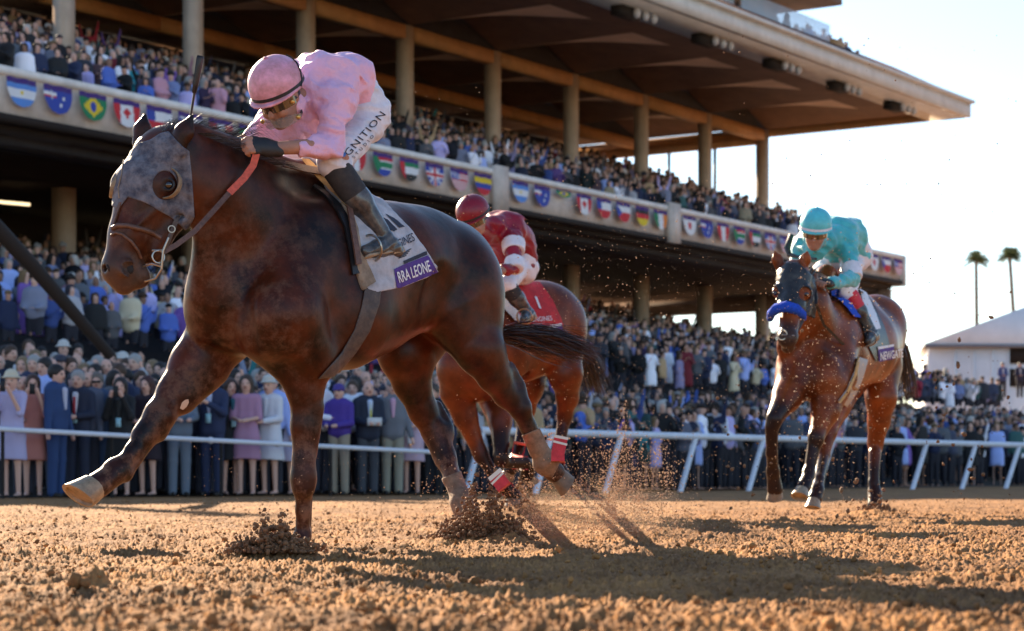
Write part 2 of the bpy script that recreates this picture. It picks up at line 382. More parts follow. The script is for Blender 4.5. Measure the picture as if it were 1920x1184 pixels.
# raked seating
m = MB()
for i in range(15):
    o = -.8 - i * .85; sbox(m, S0, S1, o - .85, o, UPZ(o) - .6, UPZ(o))
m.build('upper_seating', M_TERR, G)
m = MB()
for i in range(9):
    o = -1.1 - i * .85
    if i < 2: sbox(m, S0, S1, o - .12, o - .04, UPZ(o), UPZ(o) + .75); sbox(m, S0, S1, o - .04, o + .3, UPZ(o) + .38, UPZ(o) + .46)
m.build('seat_rows', M_SEAT, G)
m = MB()
for i in range(21):
    o = 4.9 - i * .88; sbox(m, S0 - 4, S1, o - .88, o, LOZ(o) - .7, LOZ(o))
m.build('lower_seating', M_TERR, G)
m = MB(); sbox(m, S0 - 4, S1, 4.9, 5.15, .4, 2.45); m.build('tier_wall', M_CONC, G)
m = MB()
for i in range(9): o = 12.6 - i * .82; sbox(m, S0 - 4, S1 + 2, o - .82, o, -.2, LOZ(o) - .24)
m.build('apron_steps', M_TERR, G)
# back walls (dark), open far end with mullions
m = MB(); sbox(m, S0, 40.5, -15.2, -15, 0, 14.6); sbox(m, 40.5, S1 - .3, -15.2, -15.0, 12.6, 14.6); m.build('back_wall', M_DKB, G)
m = MB(); sbox(m, S0, 24, -11.2, -11.0, 6.3, 7.7); m.build('inner_dark_sheet', M_DARK, G)  # dark sheet added to blacken the space under the upper deck
for o in (-14.9, -12.6, -10.5, -8.3): 
    m = MB(); sbox(m, S1 - .08, S1 + .02, o - .05, o + .05, 7.9 + (-o) * .3, 14.3); m.build('mullion', M_METAL, G)
    m = MB(); sbox(m, S1 - .08, S1 + .02, o - .9, o - .8, 3, 7.7); m.build('mullion', M_METAL, G)
m = MB(); sbox(m, S1 - .15, S1 + .1, -15.2, -6.2, 13.95, 14.35); m.build('end_beam', M_BEAM, G)
m = MB(); sbox(m, S1 - .3, S1 + .05, -15.2, -.4, 7.05, 7.7); m.build('end_beam', M_SOFF, G)
# columns, beams, folded ceiling
cols = [46.9 - 4.9 * k for k in range(11)]
for s in cols:
    m = MB(); sbox(m, s - .20, s + .20, -6.20, -5.80, 8.0, 14.48); m.build('upper_column', M_COLM, G)
    m = MB(); sbox(m, s - .22, s + .22, -6.22, -5.78, 0, 7.72); m.build('lower_column', M_COLM, G)
    if s > 5: m = MB(); sbox(m, s - .16, s + .16, -12.16, -11.84, 3, 7.72); m.build('rear_column', M_SOFF, G)
def okY(s, o): return SP(s, o, 0).y > 56.5  # near roof bays left out so their shadow stays off the track
for k, s in enumerate(cols[:-1]):
    a, b = s - 4.9, s
    if okY(a, -6):
        m = MB(); sbox(m, a + .24, b - .24, -6.22, -5.78, 14.05, 14.46); m.build('column_beam', M_BEAM, G)
    if okY(a, -12): m = MB(); sbox(m, a, b, -12.2, -11.8, 14.2, 14.6); m.build('rear_beam', M_BEAM, G)
    def panel(a, b, o0, o1, zc, rise, fade, m):
        nu, nv = 8, 8; vs = []
        for j in range(nv + 1):
            for i in range(nu + 1):
                u, v = i / nu, j / nv; vs.append(SP(a + (b - a) * u, o0 + (o1 - o0) * v, zc + rise * max(0, 1 - v / fade) * (1 - abs(2 * u - 1))))
        q = lambda rg: [(j * (nu + 1) + i, (j + 1) * (nu + 1) + i, (j + 1) * (nu + 1) + i + 1, j * (nu + 1) + i + 1) for j in range(nv) for i in rg]
        nv_ = nv; cut = int(round(nv * fade)); q2 = lambda rg, js: [(j * (nu + 1) + i, (j + 1) * (nu + 1) + i, (j + 1) * (nu + 1) + i + 1, j * (nu + 1) + i + 1) for j in js for i in rg]
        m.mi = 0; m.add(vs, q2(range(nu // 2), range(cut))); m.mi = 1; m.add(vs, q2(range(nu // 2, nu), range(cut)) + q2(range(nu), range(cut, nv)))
    if okY(a, -2):
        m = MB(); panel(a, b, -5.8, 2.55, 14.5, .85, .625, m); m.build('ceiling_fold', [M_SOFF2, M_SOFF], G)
    if okY(a, -10):
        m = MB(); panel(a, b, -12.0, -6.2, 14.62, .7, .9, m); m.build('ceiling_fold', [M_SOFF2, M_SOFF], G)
        m = MB(); sbox(m, a, b, -16, -12.2, 14.62, 14.8); m.build('rear_ceiling', M_SOFF, G)
m = MB(); sbox(m, 12.6, S1 - .6, -16, .4, 15.42, 15.56); sbox(m, 17.5, S1, -6.12, -5.88, 14.48, 15.41); sbox(m, 12.6, S1, -12.1, -11.9, 14.63, 15.41); m.build('roof_slab', M_TERR, G)
# roof edge, tiles, hip
m = MB(); sbox(m, 14, S1 + .55, 2.5, 2.72, 14.3, 14.82); m.build('roof_edge', M_EDGE, G)
m = MB(); sbox(m, 14, S1 + .55, 2.45, 2.9, 14.82, 14.94); sbox(m, 14, S1 + .55, 1.0, 2.5, 14.30, 14.40); m.build('gutter', M_EDGE, G)
m = MB(); sbox(m, S1 + .35, S1 + .55, -16, 2.5, 14.3, 14.7); m.build('roof_edge', M_BEAM, G)
m = MB(); m.hexa([SP(14, 2.7, 14.92), SP(S1 + .55, 2.7, 14.92), SP(S1 - 2.0, .7, 14.92), SP(14, .7, 14.92), SP(14, 2.66, 14.98), SP(S1 + .51, 2.66, 14.98), SP(S1 - 2.2, .7, 16.05), SP(14, .7, 16.05)]); m.build('tiled_eave', M_TILE, G)
m = MB(); m.add([SP(S1 + .55, 2.7, 14.9), SP(S1 + .55, -16, 14.9), SP(S1 - 2.2, -16, 16.05), SP(S1 - 2.2, .7, 16.05)], [(0, 1, 2, 3)]); m.build('tiled_hip', M_TILE, G)
# ceiling lamps and speakers hung under the overhang
for i, s in enumerate(np.arange(17.5, 46, 4.9)):
    for ds in (0, .5, 1.0): m = MB(); m.ell(SP(s + ds + 1.0, 1.9, 14.12), (.12, .12, .16), 10, 6); m.build('floodlight', M_LAMP, G, True)
    m = MB(); sbox(m, s + .3, s + 1.4, 1.4, 1.8, 14.0, 14.28); m.build('lamp_bracket', M_DARK, G)
    m = MB(); m.ell(SP(s + 3.0, .9, 14.46), (.32, .32, .06), 14, 6); m.build('ceiling_vent', M_DARK, G)
# strip lights inside the lower concourse
for (px, py, Y) in ((38, 357, 56), (22, 381, 54), (158, 375, 58), (60, 330, 60)):
    a = P(px - 33, py - 3, Y); b = P(px + 33, py + 3, Y + .8); m = MB(); m.bar(a, b, .07, .07); m.build('strip_light', M_TUBE if py > 340 else M_DARK, G)
# terrace on the roof: glass screen, box, upper roof
M_GLASSW = mat('frosted_glass_screen', (.62, .70, .78), .35, alpha=.45)
m = MB(); sbox(m, 36, 43.2, -1.25, -1.2, 15.9, 17.6); m.build('glass_screen', M_GLASSW, G)
m = MB(); sbox(m, 43.3, 44.3, -1.7, -1.1, 15.9, 17.1); m.build('roof_box', M_BEAM, G)
m = MB(); sbox(m, 33.6, 35.8, -2.2, -1.4, 15.9, 19.0); m.build('service_tower', M_GLASSW, G)
m = MB(); sbox(m, 20, 42.6, -12, -.4, 18.15, 18.5); m.build('upper_roof', M_SOFF, G)
m = MB(); sbox(m, 20, 42.7, -12, -.3, 18.5, 18.7); m.build('upper_roof_edge', M_EDGE, G)
# ---------------- bunting ----------------
M_FLAG = mat('bunting_cloth', (1, 1, 1), .75, attr=True, bump=(60, .2, .01))
PU = (.055, .02, .17); WH_ = (.72, .72, .74); RD_ = (.55, .02, .03); BL = (.03, .06, .35); LB = (.10, .25, .62); GN = (.01, .20, .08); YE = (.72, .52, .02); BK = (.02, .02, .02)
def star(u, v, cu, cv, r): return (u - cu) ** 2 + (v - cv) ** 2 < r * r
DES = {
 'light blue and white with small sun': lambda u, v: YE if star(u, v, 0, .52, .07) else (WH_ if .36 < v < .68 else LB),
 'dark blue with small stars': lambda u, v: WH_ if (star(u, v, .35, .45, .07) or star(u, v, .15, .7, .06) or (u < -.1 and v < .5 and abs(u + .4) < .05) or (u < -.1 and v < .5 and abs(v - .32) < .05)) else (RD_ if (u < -.1 and v < .5 and abs(v - .32) < .09) else BL),
 'green with yellow diamond and blue disc': lambda u, v: BL if star(u, v, 0, .5, .17) else (YE if abs(u) / .72 + abs(v - .5) / .36 < 1 else GN),
 'red and white with maple leaf': lambda u, v: (RD_ if (abs(u) + abs(v - .48) * 1.1 < .24) else WH_) if abs(u) < .48 else RD_,
 'white over red with blue corner': lambda u, v: RD_ if v > .55 else (BL if u < -.3 else WH_),
 'Czech style white, red and blue': lambda u, v: BL if (u < -.1 and abs(v - .52) < .3 * (-u + -.1) * 1.3) else (WH_ if v < .52 else RD_),
 'black over red over gold': lambda u, v: BK if v < .36 else (RD_ if v < .62 else YE),
 'green, white and orange stripes': lambda u, v: GN if u < -.3 else (WH_ if u < .3 else (.7, .2, .02)),
 'white with red disc': lambda u, v: RD_ if star(u, v, 0, .5, .2) else WH_,
 'red, white and red stripes': lambda u, v: WH_ if abs(u) < .28 else RD_,
 'green band with red, white and blue': lambda u, v: GN if (abs(v - .5) < .10 or (u < -.2 and abs(v - .5) < -.6 * u)) else (WH_ if abs(v - .5) < .17 else (RD_ if v < .5 else BL)),
 'red bar beside green, white and black': lambda u, v: RD_ if u < -.45 else (GN if v < .38 else (WH_ if v < .66 else BK)),
 'blue with red and white crosses': lambda u, v: RD_ if (abs(u) < .09 or abs(v - .5) < .07) else (WH_ if (abs(u) < .17 or abs(v - .5) < .13 or abs(abs(u) - abs(v - .5) * 1.6) < .10) else BL),
 'red and white stripes with blue corner': lambda u, v: (WH_ if (int(u * 20) + int(v * 20)) % 3 == 0 else BL) if (u < 0 and v < .5) else (RD_ if int(v * 15) % 2 else WH_),
 'yellow over blue over red': lambda u, v: YE if v < .45 else (BL if v < .7 else RD_)}
DN = list(DES)
ORD1 = [0, 1, 2, 3, 4, 5, 9, 7]
def bunting(s, des, where, squash=1.0):
    nu, nv = 22, 16; W_, H_ = .43, .62 * squash; vs = []; fs = []; cs = []
    for j in range(nv):
        for i in range(nu):
            q = []
            for (a, b) in ((i, j), (i, j + 1), (i + 1, j + 1), (i + 1, j)):
                v = b / nv; hw = math.sqrt(max(0, 1 - (max(0, v - .25) / .75) ** 2)); u = (a / nu * 2 - 1)
                q.append((u * hw, v))
            u = sum(p[0] for p in q) / 4; v = sum(p[1] for p in q) / 4; c = PU if v < .17 else DES[des](u, v)
            for (uu, vv) in q: vs.append(SP(s + uu * W_, .17 + .03 * math.sin(uu * 6) * (1 - vv) + .05 * vv, 8.80 - vv * H_)); cs.append(c)
            k = len(vs); fs.append((k - 4, k - 3, k - 2, k - 1))
    me = np_mesh('bunting', np.array([tuple(v) for v in vs]), np.array(fs), np.array(cs)); o = link('bunting_flag', me, M_FLAG, None, False)
    tag(o, f'bunting flag, {des}, {where}', 'bunting flag', 'bunting flags along the balcony'); return o
bays = [(-1.3, 8.7, 'left bay of the balcony'), (8.7, 18.7, 'balcony behind pink jockey'), (18.7, 28.7, 'middle bay of the balcony'), (28.7, 38.7, 'balcony left of turquoise jockey'), (38.7, 47.1, 'right end of balcony')]
seqs = [[0, 1, 2, 3, 4, 5, 9, 7], [6, 8, 9, 10, 11, 12, 13, 14], [0, 1, 2, 3, 4, 5, 6, 7], [8, 1, 9, 10, 11, 12, 13, 14], [4, 9, 6, 7, 8, 5, 13]]
for (a, b, wh), sq in zip(bays, seqs):
    n_f = len(sq); st = 1.07
    for i, d in enumerate(sq):
        s = (.45 + i * 1.06) if a < 0 else (a + 1.0 + i * (b - a - 1.9) / (n_f - 1) if b < 47 else a + .9 + i * 1.15)
        bunting(s, DN[d], wh, .35 if (a == 18.7 and i == 2) else 1)
# ---------------- rails ----------------
M_RAILW = mat('white_rail_paint', (.72, .72, .78), .45, noise=(3, .12))
rl = empty('rail', (-3, 30, 0), 'white rail with upright posts in front of the standing spectators at the left', 'rail')
def rz(px): return P(px, 805 + 35 * px / 660, 27.6 + 4.2 * px / 660)
m = MB(); m.tube([rz(-260), rz(0), rz(330), rz(600), rz(828)], .035, 10); m.build('top_rail', M_RAILW, rl, True)
for px in range(-200, 830, 205): a = rz(px); m = MB(); m.tube([(a.x, a.y, -.05), (a.x, a.y, a.z - .03)], .025, 8); m.build('post', M_DARK if px > -900 else M_RAILW, rl, True)
for px in (265, 395, 520): a = rz(px); m = MB(); m.ell(a, (.05, .05, .05)); m.build('bracket', M_RAILW, rl, True)
rr = empty('rail', (4, 42, 0), 'white running rail on slanting posts curving behind the second and third horses', 'rail')
def rq(px):
    t = (px - 900) / 1020; Y = 34.5 + 16 * t; return P(px, 808 + 27 * t, Y)
m = MB(); m.tube([P(815, 836, 37.5), P(845, 818, 36.2), P(870, 810, 35)] + [rq(px) for px in range(900, 2300, 90)], .065, 10); m.build('top_rail', M_RAILW, rr, True)
for px in (905, 1035, 1165, 1305, 1432, 1562, 1738, 1830, 1912, 2000): a = rq(px); b = rq(px - 33); m = MB(); m.tube([(b.x, b.y - .3, -.05), (a.x, a.y, a.z)], .055, 8); m.build('post', M_RAILW, rr, True)
# back fence of thin slats at the right
ff = empty('fence', tuple(P(1850, 850, 66)), 'grey slatted barrier in front of the far crowd at the right edge', 'fence')
m = MB()
for i in range(70): px = 1560 + i * 7; Y = 60 + i * .12; a = P(px, 0, Y); m.box((a.x, a.y, .95), (.05, .05, 1.5))
a, b = P(1560, 0, 60), P(2050, 0, 68.4); m.bar((a.x, a.y, 1.7), (b.x, b.y, 1.7), .07); m.build('slats', mat('grey_fence', (.42, .42, .44), .6), ff)
# ---------------- boom, tent, palms ----------------
bm_ = MB(); bm_.tube([P(-40, 392, 27), P(60, 498, 27.6), P(208, 668, 28.4)], [.11, .10, .07], 12); o = bm_.build('boom_arm', M_DARK, None, True); tag(o, 'thick black boom arm slanting down over the left crowd', 'boom arm')
tn = empty('marquee', tuple(P(1830, 892, 112)), 'large white marquee with pitched roof behind the crowd at the right edge', 'tent')
M_TENT = mat('white_tent_fabric', (.80, .80, .82), .7, noise=(.6, .12)); 
def TP(px, Y, z): v = P(px, 0, Y); return Vector((v.x, v.y, z))
zt = lambda py, Y: .3 + (892 - py) * Y / F
m = MB(); y0 = 112; a, b = P(1742, 0, y0), P(2120, 0, y0); ze, zr = zt(646, y0), zt(578, y0)
m.hexa([(a.x, y0, 0), (b.x, y0, 0), (b.x + 4, y0 + 25, 0), (a.x + 4, y0 + 25, 0), (a.x, y0, ze), (b.x, y0, ze), (b.x + 4, y0 + 25, ze), (a.x + 4, y0 + 25, ze)]); m.build('wall', M_TENT, tn)
m = MB(); cx = P(1935, 0, y0).x; m.add([(a.x - .3, y0 - .3, ze), (b.x + .3, y0 - .3, ze), (cx, y0 - .3, zr + .2), (a.x + 3.7, y0 + 25, ze), (b.x + 4.3, y0 + 25, ze), (cx + 4, y0 + 25, zr + .2)], [(0, 1, 2), (5, 4, 3), (0, 2, 5, 3), (1, 4, 5, 2), (0, 3, 4, 1)]); m.build('roof', M_TENT, tn)
m = MB(); m.box(((a.x + b.x) / 2, y0 - .34, ze - .12), (b.x - a.x + .6, .08, .22)); m.build('eave_beam', M_METAL, tn)
for px in (1790, 1825, 1860, 1890): v = P(px, 0, y0); m = MB(); m.box((v.x, y0 - .05, ze / 2), (.10, .10, ze - .3)); m.build('wall_post', M_TENT, tn)
for z0, z1 in ((zt(682, y0), zt(652, y0)), (zt(725, y0), zt(692, y0))): m = MB(); v0, v1 = P(1893, 0, y0), P(1980, 0, y0); m.box(((v0.x + v1.x) / 2, y0 - .06, (z0 + z1) / 2), (v1.x - v0.x, .1, z1 - z0)); m.build('window', M_DARK, tn)
M_FROND = mat('palm_frond', (.17, .22, .10), .6, noise=(2, .4)); M_TRUNK = mat('palm_trunk', (.16, .12, .09), .9, noise=(4, .4))
def palm(px, pyc, pxb, Y, label, seed):
    r_ = random.Random(seed); top = P(px, pyc, Y); bs = P(pxb, 0, Y); bs = Vector((bs.x, bs.y, -.2)); T = empty('palm_tree', tuple(bs), label, 'palm tree', 'tall palms behind the marquee')
    m = MB(); m.tube([bs, bs.lerp(top, .35), bs.lerp(top, .7) + Vector((.1, 0, 0)), top], [.22, .17, .14, .12], 10); m.build('trunk', M_TRUNK, T, True)
    vs = []; fs = []
    for i in range(110):
        a = r_.uniform(0, 6.28); el = r_.uniform(-.25, 1.4); L_ = r_.uniform(.55, 1.0); d = Vector((math.cos(a) * math.cos(el), math.sin(a) * math.cos(el), math.sin(el))); pl = [top + d * L_ * t + Vector((0, 0, -.35 * L_ * t * t)) for t in (0, .25, .5, .75, 1)]
        sd = d.cross(Vector((0, 0, 1))).normalized()
        for k in range(1, 5):
            for j in range(4):
                p = pl[k - 1].lerp(pl[k], j / 4)
                for sg in (-1, 1):
                    q = p + sd * sg * r_.uniform(.10, .22) + d * .2 + Vector((0, 0, r_.uniform(-.2, .05))); b = len(vs); vs += [p, p + d * .07, q]; fs.append((b, b + 1, b + 2))
    m = MB(); m.add(vs, fs); m.build('crown', M_FROND, T)
palm(1830, 488, 1826, 150, 'slim palm with compact crown, nearer the grandstand', 1); palm(1893, 480, 1912, 145, 'slim leaning palm at the right edge with wide crown', 2)
# ---------------- people ----------------
M_P_SKIN = mat('spectator_skin', (.56, .31, .23), .55, attr=True); M_P_CLOTH = mat('spectator_clothes', (1, 1, 1), .8, objcol=True); M_P_HAIR = mat('spectator_hair', (1, 1, 1), .6, objcol=True)
M_P_STUFF = mat('crowd_clothes', (1, 1, 1), .8, attr=True)
_pc = {}
def figure(pose='down', outfit='suit', hat=None, res=.024):
    """returns {part: (V, Q)}; figure stands at the origin facing -Y, 1.72 m tall"""
    key = (pose, outfit, hat, res)
    if key in _pc: return _pc[key]
    fem = outfit in ('dress', 'coat'); sw = .19 if not fem else .165; v = Vector
    el = {'down': (.10, -.01, 1.10), 'phone': (.06, -.16, 1.16), 'fold': (.09, -.06, 1.13), 'up': (.14, -.06, 1.62), 'hold': (.08, -.05, 1.12), 'clap': (.08, -.12, 1.15)}[pose]
    wr = {'down': (.09, -.05, .86), 'phone': (-.08, -.30, 1.44), 'fold': (-.14, -.24, 1.10), 'up': (.10, -.08, 1.88), 'hold': (-.10, -.30, 1.08), 'clap': (-.13, -.32, 1.28)}[pose]
    out = {}
    def F_(): return Field((-.45, -.48, -.03), (.45, .34, 2.12), res)
    b = F_()
    b.ell((0, -.02, 1.60), (.078, .095, .118), .02); b.cone((0, .0, 1.40), (0, -.01, 1.52), .055, .052, .03); b.ell((0, -.115, 1.585), (.014, .018, .022), .012); b.ell((.078, -.01, 1.59), (.012, .02, .03), .01); b.ell((-.078, -.01, 1.59), (.012, .02, .03), .01)
    b.cone((0, .01, 1.34), (0, .01, .98), .075, .075, .05)
    for sg in (-1, 1):
        E = (sg * (sw + el[0] * .3), el[1], el[2]); Wp_ = (sg * (sw + wr[0]), wr[1], wr[2]); b.cone((sg * sw, 0, 1.40), E, .04, .036, .03); b.cone(E, Wp_, .034, .026, .02)
        d = (v(Wp_) - v(E)).normalized(); b.cone(Wp_, v(Wp_) + d * .09, .030, .030, .015)
        b.cone((sg * .085, 0, .92), (sg * .09, -.01, .50), .07, .048, .03); b.cone((sg * .09, -.01, .50), (sg * .09, .02, .08), .047, .032, .02); b.cone((sg * .09, .03, .045), (sg * .10, -.13, .03), .036, .03, .02)
    out['body'] = b.mesh()
    t = F_()
    if outfit == 'suit' or outfit == 'shirt': prm = [(1.40, .12), (1.15, .125), (.92 if outfit == 'suit' else 1.0, .128)]
    elif outfit == 'coat': prm = [(1.40, .10), (1.12, .10), (.55, .17)]
    else: prm = [(1.38, .09), (1.12, .09), (.85, .125), (.55, .15)]
    for (z0, r0), (z1, r1) in zip(prm, prm[1:]):
        for sx in (-.06, .06): t.cone((sx, .005, z0), (sx, .005, z1), r0, r1, .05)
    for sg in (-1, 1):
        E = v((sg * (sw + el[0] * .3), el[1], el[2])); Wp_ = v((sg * (sw + wr[0]), wr[1], wr[2])); t.cone((sg * sw * .95, 0, 1.39), E, .064, .056, .04)
        if outfit != 'dress': t.cone(E, E.lerp(Wp_, .95), .054, .044, .03)
    t.cone((-sw * .8, 0, 1.41), (sw * .8, 0, 1.41), .055, .055, .05)
    if outfit in ('dress', 'coat'): t.ell((0, 0, .28), (.5, .5, .26), .01, 's')
    out['jacket' if outfit in ('suit', 'coat') else ('dress' if outfit == 'dress' else 'shirt')] = t.mesh()
    if outfit in ('suit', 'shirt'):
        t = F_()
        for sg in (-1, 1): t.cone((sg * .085, 0, .95), (sg * .092, -.005, .50), .095, .072, .03); t.cone((sg * .092, -.005, .50), (sg * .092, .01, .07), .072, .062, .02)
        out['trousers'] = t.mesh()
    if outfit in ('suit', 'coat') and res < .04: t = F_(); t.cone((0, -.115, 1.40), (0, -.135, 1.16), .045, .022, .01); out['shirt_front'] = t.mesh()
    h = F_()
    if hat == 'cap': h.ell((0, -.01, 1.66), (.092, .108, .085), .01); h.ell((0, -.12, 1.64), (.07, .07, .012), .02); h.ell((0, -.02, 1.54), (.2, .3, .08), .005, 's')
    elif hat == 'hat': h.ell((0, -.01, 1.69), (.095, .108, .085), .02); h.ell((0, -.01, 1.655), (.145, .155, .018), .02)
    elif hat == 'long': h.ell((0, .012, 1.63), (.108, .116, .122), .02); h.cone((0, .06, 1.58), (0, .07, 1.34), .09, .075, .03); h.cone((.07, .0, 1.58), (.085, -.02, 1.40), .035, .03, .02); h.cone((-.07, .0, 1.58), (-.085, -.02, 1.40), .035, .03, .02); h.ell((0, -.125, 1.565), (.066, .085, .110), .012, 's')
    elif hat == 'bald': h.ell((0, .03, 1.58), (.095, .088, .075), .01); h.ell((0, -.09, 1.58), (.12, .09, .16), .01, 's')
    else: h.ell((0, .010, 1.640), (.097, .116, .112), .02); h.ell((0, -.135, 1.555), (.085, .085, .105), .012, 's'); h.ell((0, .0, 1.48), (.2, .2, .06), .01, 's')
    out['hat' if hat in ('cap', 'hat') else 'hair'] = h.mesh()
    _pc[key] = out; return out
_pm = {}
def person(loc, rz, pose, outfit, hat, label, top, leg=(.02, .02, .03), hairc=(.03, .015, .01), skin=None, shirt=(.6, .6, .65), group=None, sc=1.0, res=.024):
    fig = figure(pose, outfit, hat, res); T = bpy.data.objects.new('person', None); COL.objects.link(T); T.location = loc; T.rotation_euler = (0, 0, rz); T.scale = (sc, sc, sc); T.empty_display_size = .1
    tag(T, label, 'person', group)
    for part, (V, Q) in fig.items():
        k = (pose, outfit, hat, res, part)
        if k not in _pm:
            cl = None
            if part == 'body':
                cl = np.tile(np.array([skin or (.66, .38, .29)]), (len(V), 1)); d_ = lambda x, y, z: np.sqrt((V[:, 0] - x) ** 2 + ((V[:, 1] - y) * .6) ** 2 + ((V[:, 2] - z) * 1.3) ** 2)
                for ex in (-.034, .034): cl[d_(ex, -.09, 1.612) < .017] = (.05, .03, .025)
                cl[d_(0, -.11, 1.548) < .019] = (.34, .10, .09)
                for ex in (-.03, .03): cl[np.abs(V[:, 0] - ex * 0) < -1] = 0
                cl[V[:, 2] < (.10 if outfit in ('suit', 'shirt') else .045)] = (.02, .015, .012)
            me = np_mesh('person_' + part, V, Q, cl); me.materials.append(M_P_SKIN if part == 'body' else (M_P_HAIR if part in ('hair', 'hat') else M_P_CLOTH)); me.shade_smooth(); _pm[k] = me
        o = bpy.data.objects.new(part, _pm[k]); COL.objects.link(o); o.parent = T
        c = {'trousers': leg, 'shirt_front': shirt, 'hair': hairc, 'hat': hairc}.get(part, top); o.color = (*c, 1)
    return T
def extra(T, name, c, r, col, box=False):
    m = MB()
    if box: m.box(c, r)
    else: m.ell(c, r, 10, 6)
    me = np_mesh(name, np.array(m.v), m.f); me.materials.append(M_P_CLOTH); o = bpy.data.objects.new(name, me); COL.objects.link(o); o.parent = T; o.color = (*col, 1)
    return o
NV = (.018, .028, .075); BLK = (.010, .010, .012); LAV = (.45, .40, .60); 
def at_rail(px, dY=.35): q = rz(px); return Vector((P(px, 0, q.y + dY).x, q.y + dY, 0))
front = [
 (22, 'phone', 'dress', 'hat', LAV, (.60, .54, .40), 'woman in pale lavender dress and cream hat filming with a phone', None, 0),
 (62, 'phone', 'dress', 'long', (.52, .20, .16), (.05, .02, .012), 'woman in coral patterned dress holding a phone, beside the lavender dress', None, .4),
 (106, 'down', 'suit', None, (.02, .05, .15), (.01, .008, .008), 'dark-haired man in navy suit standing sideways at the rail', (.5, .5, .62), .1),
 (146, 'fold', 'suit', None, (.015, .02, .045), (.30, .28, .27), 'grey-haired man in dark suit and red tie with arms folded', (.6, .6, .66), .45),
 (182, 'down', 'suit', None, (.045, .075, .15), (.14, .11, .09), 'man in slate blue suit and dark glasses', (.55, .55, .66), .75),
 (226, 'phone', 'coat', 'long', BLK, (.02, .012, .01), 'woman in black coat raising both hands to film', (.03, .03, .03), .2),
 (276, 'hold', 'dress', 'long', (.022, .010, .018), (.05, .015, .012), 'woman in short black dress with auburn hair', None, .35),
 (336, 'hold', 'suit', None, (.13, .16, .21), (.2, .18, .17), 'man in light grey suit behind the outstretched foreleg', (.50, .46, .66), .3),
 (398, 'clap', 'suit', None, (.02, .03, .08), (.10, .07, .05), 'man in navy suit and pale blue shirt clapping', (.45, .5, .68), .3),
 (432, 'down', 'coat', 'long', (.012, .012, .016), (.06, .03, .02), 'woman in long black coat next to the clapping man', (.02, .10, .14), .5),
 (462, 'hold', 'dress', 'long', (.42, .22, .34), (.05, .03, .02), 'woman in pink and lilac floral dress holding a programme', None, .25),
 (505, 'hold', 'coat', 'hat', (.66, .66, .72), (.55, .52, .46), 'woman in long white coat and white hat', (.6, .6, .65), .3),
 (534, 'down', 'dress', 'long', (.50, .46, .60), (.20, .13, .06), 'fair-haired woman in pale lilac dress beside the white coat', None, .6),
 (636, 'hold', 'shirt', 'cap', (.07, .035, .28), (.06, .03, .22), 'man in purple jacket and purple cap', None, .3),
 (690, 'hold', 'suit', 'bald', (.012, .018, .04), (.28, .25, .23), 'balding man in dark suit with yellow lanyard reading a programme', (.5, .6, .8), .2),
 (736, 'down', 'suit', 'cap', (.16, .17, .20), (.22, .2, .2), 'man in grey jacket, pink shirt and cap', (.6, .35, .48), .35),
 (772, 'hold', 'dress', 'hat', (.58, .42, .52), (.55, .5, .5), 'woman in pink and white dress with a small white hat', None, .5),
 (812, 'down', 'suit', None, (.012, .014, .02), (.06, .04, .03), 'man in black suit at the far end of the rail', (.05, .05, .06), .4)]
for i, (px, pose, outf, hat, top, hc_, lab, sh, dY) in enumerate(front):
    q = at_rail(px, .3 + dY); T = person(q, R(rng.uniform(-25, 30)) if px != 106 else R(70), pose, outf, hat, lab, top, leg={146: (.015, .02, .045), 336: (.14, .17, .22), 636: (.30, .25, .19), 736: (.30, .28, .22), 690: (.05, .055, .07)}.get(px, top if outf == 'suit' else (.03, .03, .04)), hairc=hc_, shirt=sh or (.6, .6, .65), sc=rng.uniform(1.0, 1.06) if outf == 'suit' else rng.uniform(.95, 1.02), res=.0145)
    if pose == 'phone': extra(T, 'phone', (0, -.34, 1.52), (.075, .012, .15), (.02, .02, .02), True)
    if px in (226, 146, 398, 432): extra(T, 'lanyard_card', (.0, -.155, 1.08), (.075, .01, .13), (.35, .6, .7), True)
    if px == 690: extra(T, 'lanyard', (.0, -.150, 1.22), (.03, .012, .36), (.55, .5, .08), True); extra(T, 'programme', (0, -.36, 1.10), (.22, .02, .12), (.6, .6, .6), True)
    if px == 146: extra(T, 'tie', (0, -.172, 1.24), (.035, .01, .26), (.4, .02, .03), True)
    if px == 182: extra(T, 'dark_glasses', (0, -.118, 1.60), (.13, .02, .03), (.01, .01, .01), True)
# --- the nearest 270 or so of the crowd as individuals, the rest merged
tops = [((.86, .86, .95), 'white shirt'), ((.36, .46, .86), 'pale blue shirt'), ((.08, .15, .52), 'blue shirt'), ((.02, .03, .08), 'navy suit'), ((.012, .012, .014), 'black jacket'), ((.10, .11, .13), 'grey suit'), ((.52, .46, .80), 'lilac top'), ((.20, .10, .40), 'purple top'), ((.34, .02, .04), 'red top'), ((.45, .30, .16), 'tan jacket'), ((.55, .28, .36), 'pink top'), ((.03, .10, .10), 'dark green jacket'), ((.22, .24, .34), 'slate jacket'), ((.6, .52, .36), 'cream jacket'), ((.03, .30, .34), 'teal top')]
twt = [21, 10, 9, 22, 20, 9, 5, 5, 3, 3, 2, 3, 9, 2, 1]
hairs = [((.015, .010, .008), 'black hair'), ((.06, .03, .015), 'brown hair'), ((.22, .14, .07), 'fair hair'), ((.32, .31, .30), 'grey hair'), ((.55, .53, .50), 'white hat'), ((.03, .03, .05), 'dark cap')]
hwt = [9, 9, 4, 4, 1.3, 2]
spots = []                                            # (x, y, z, zone)
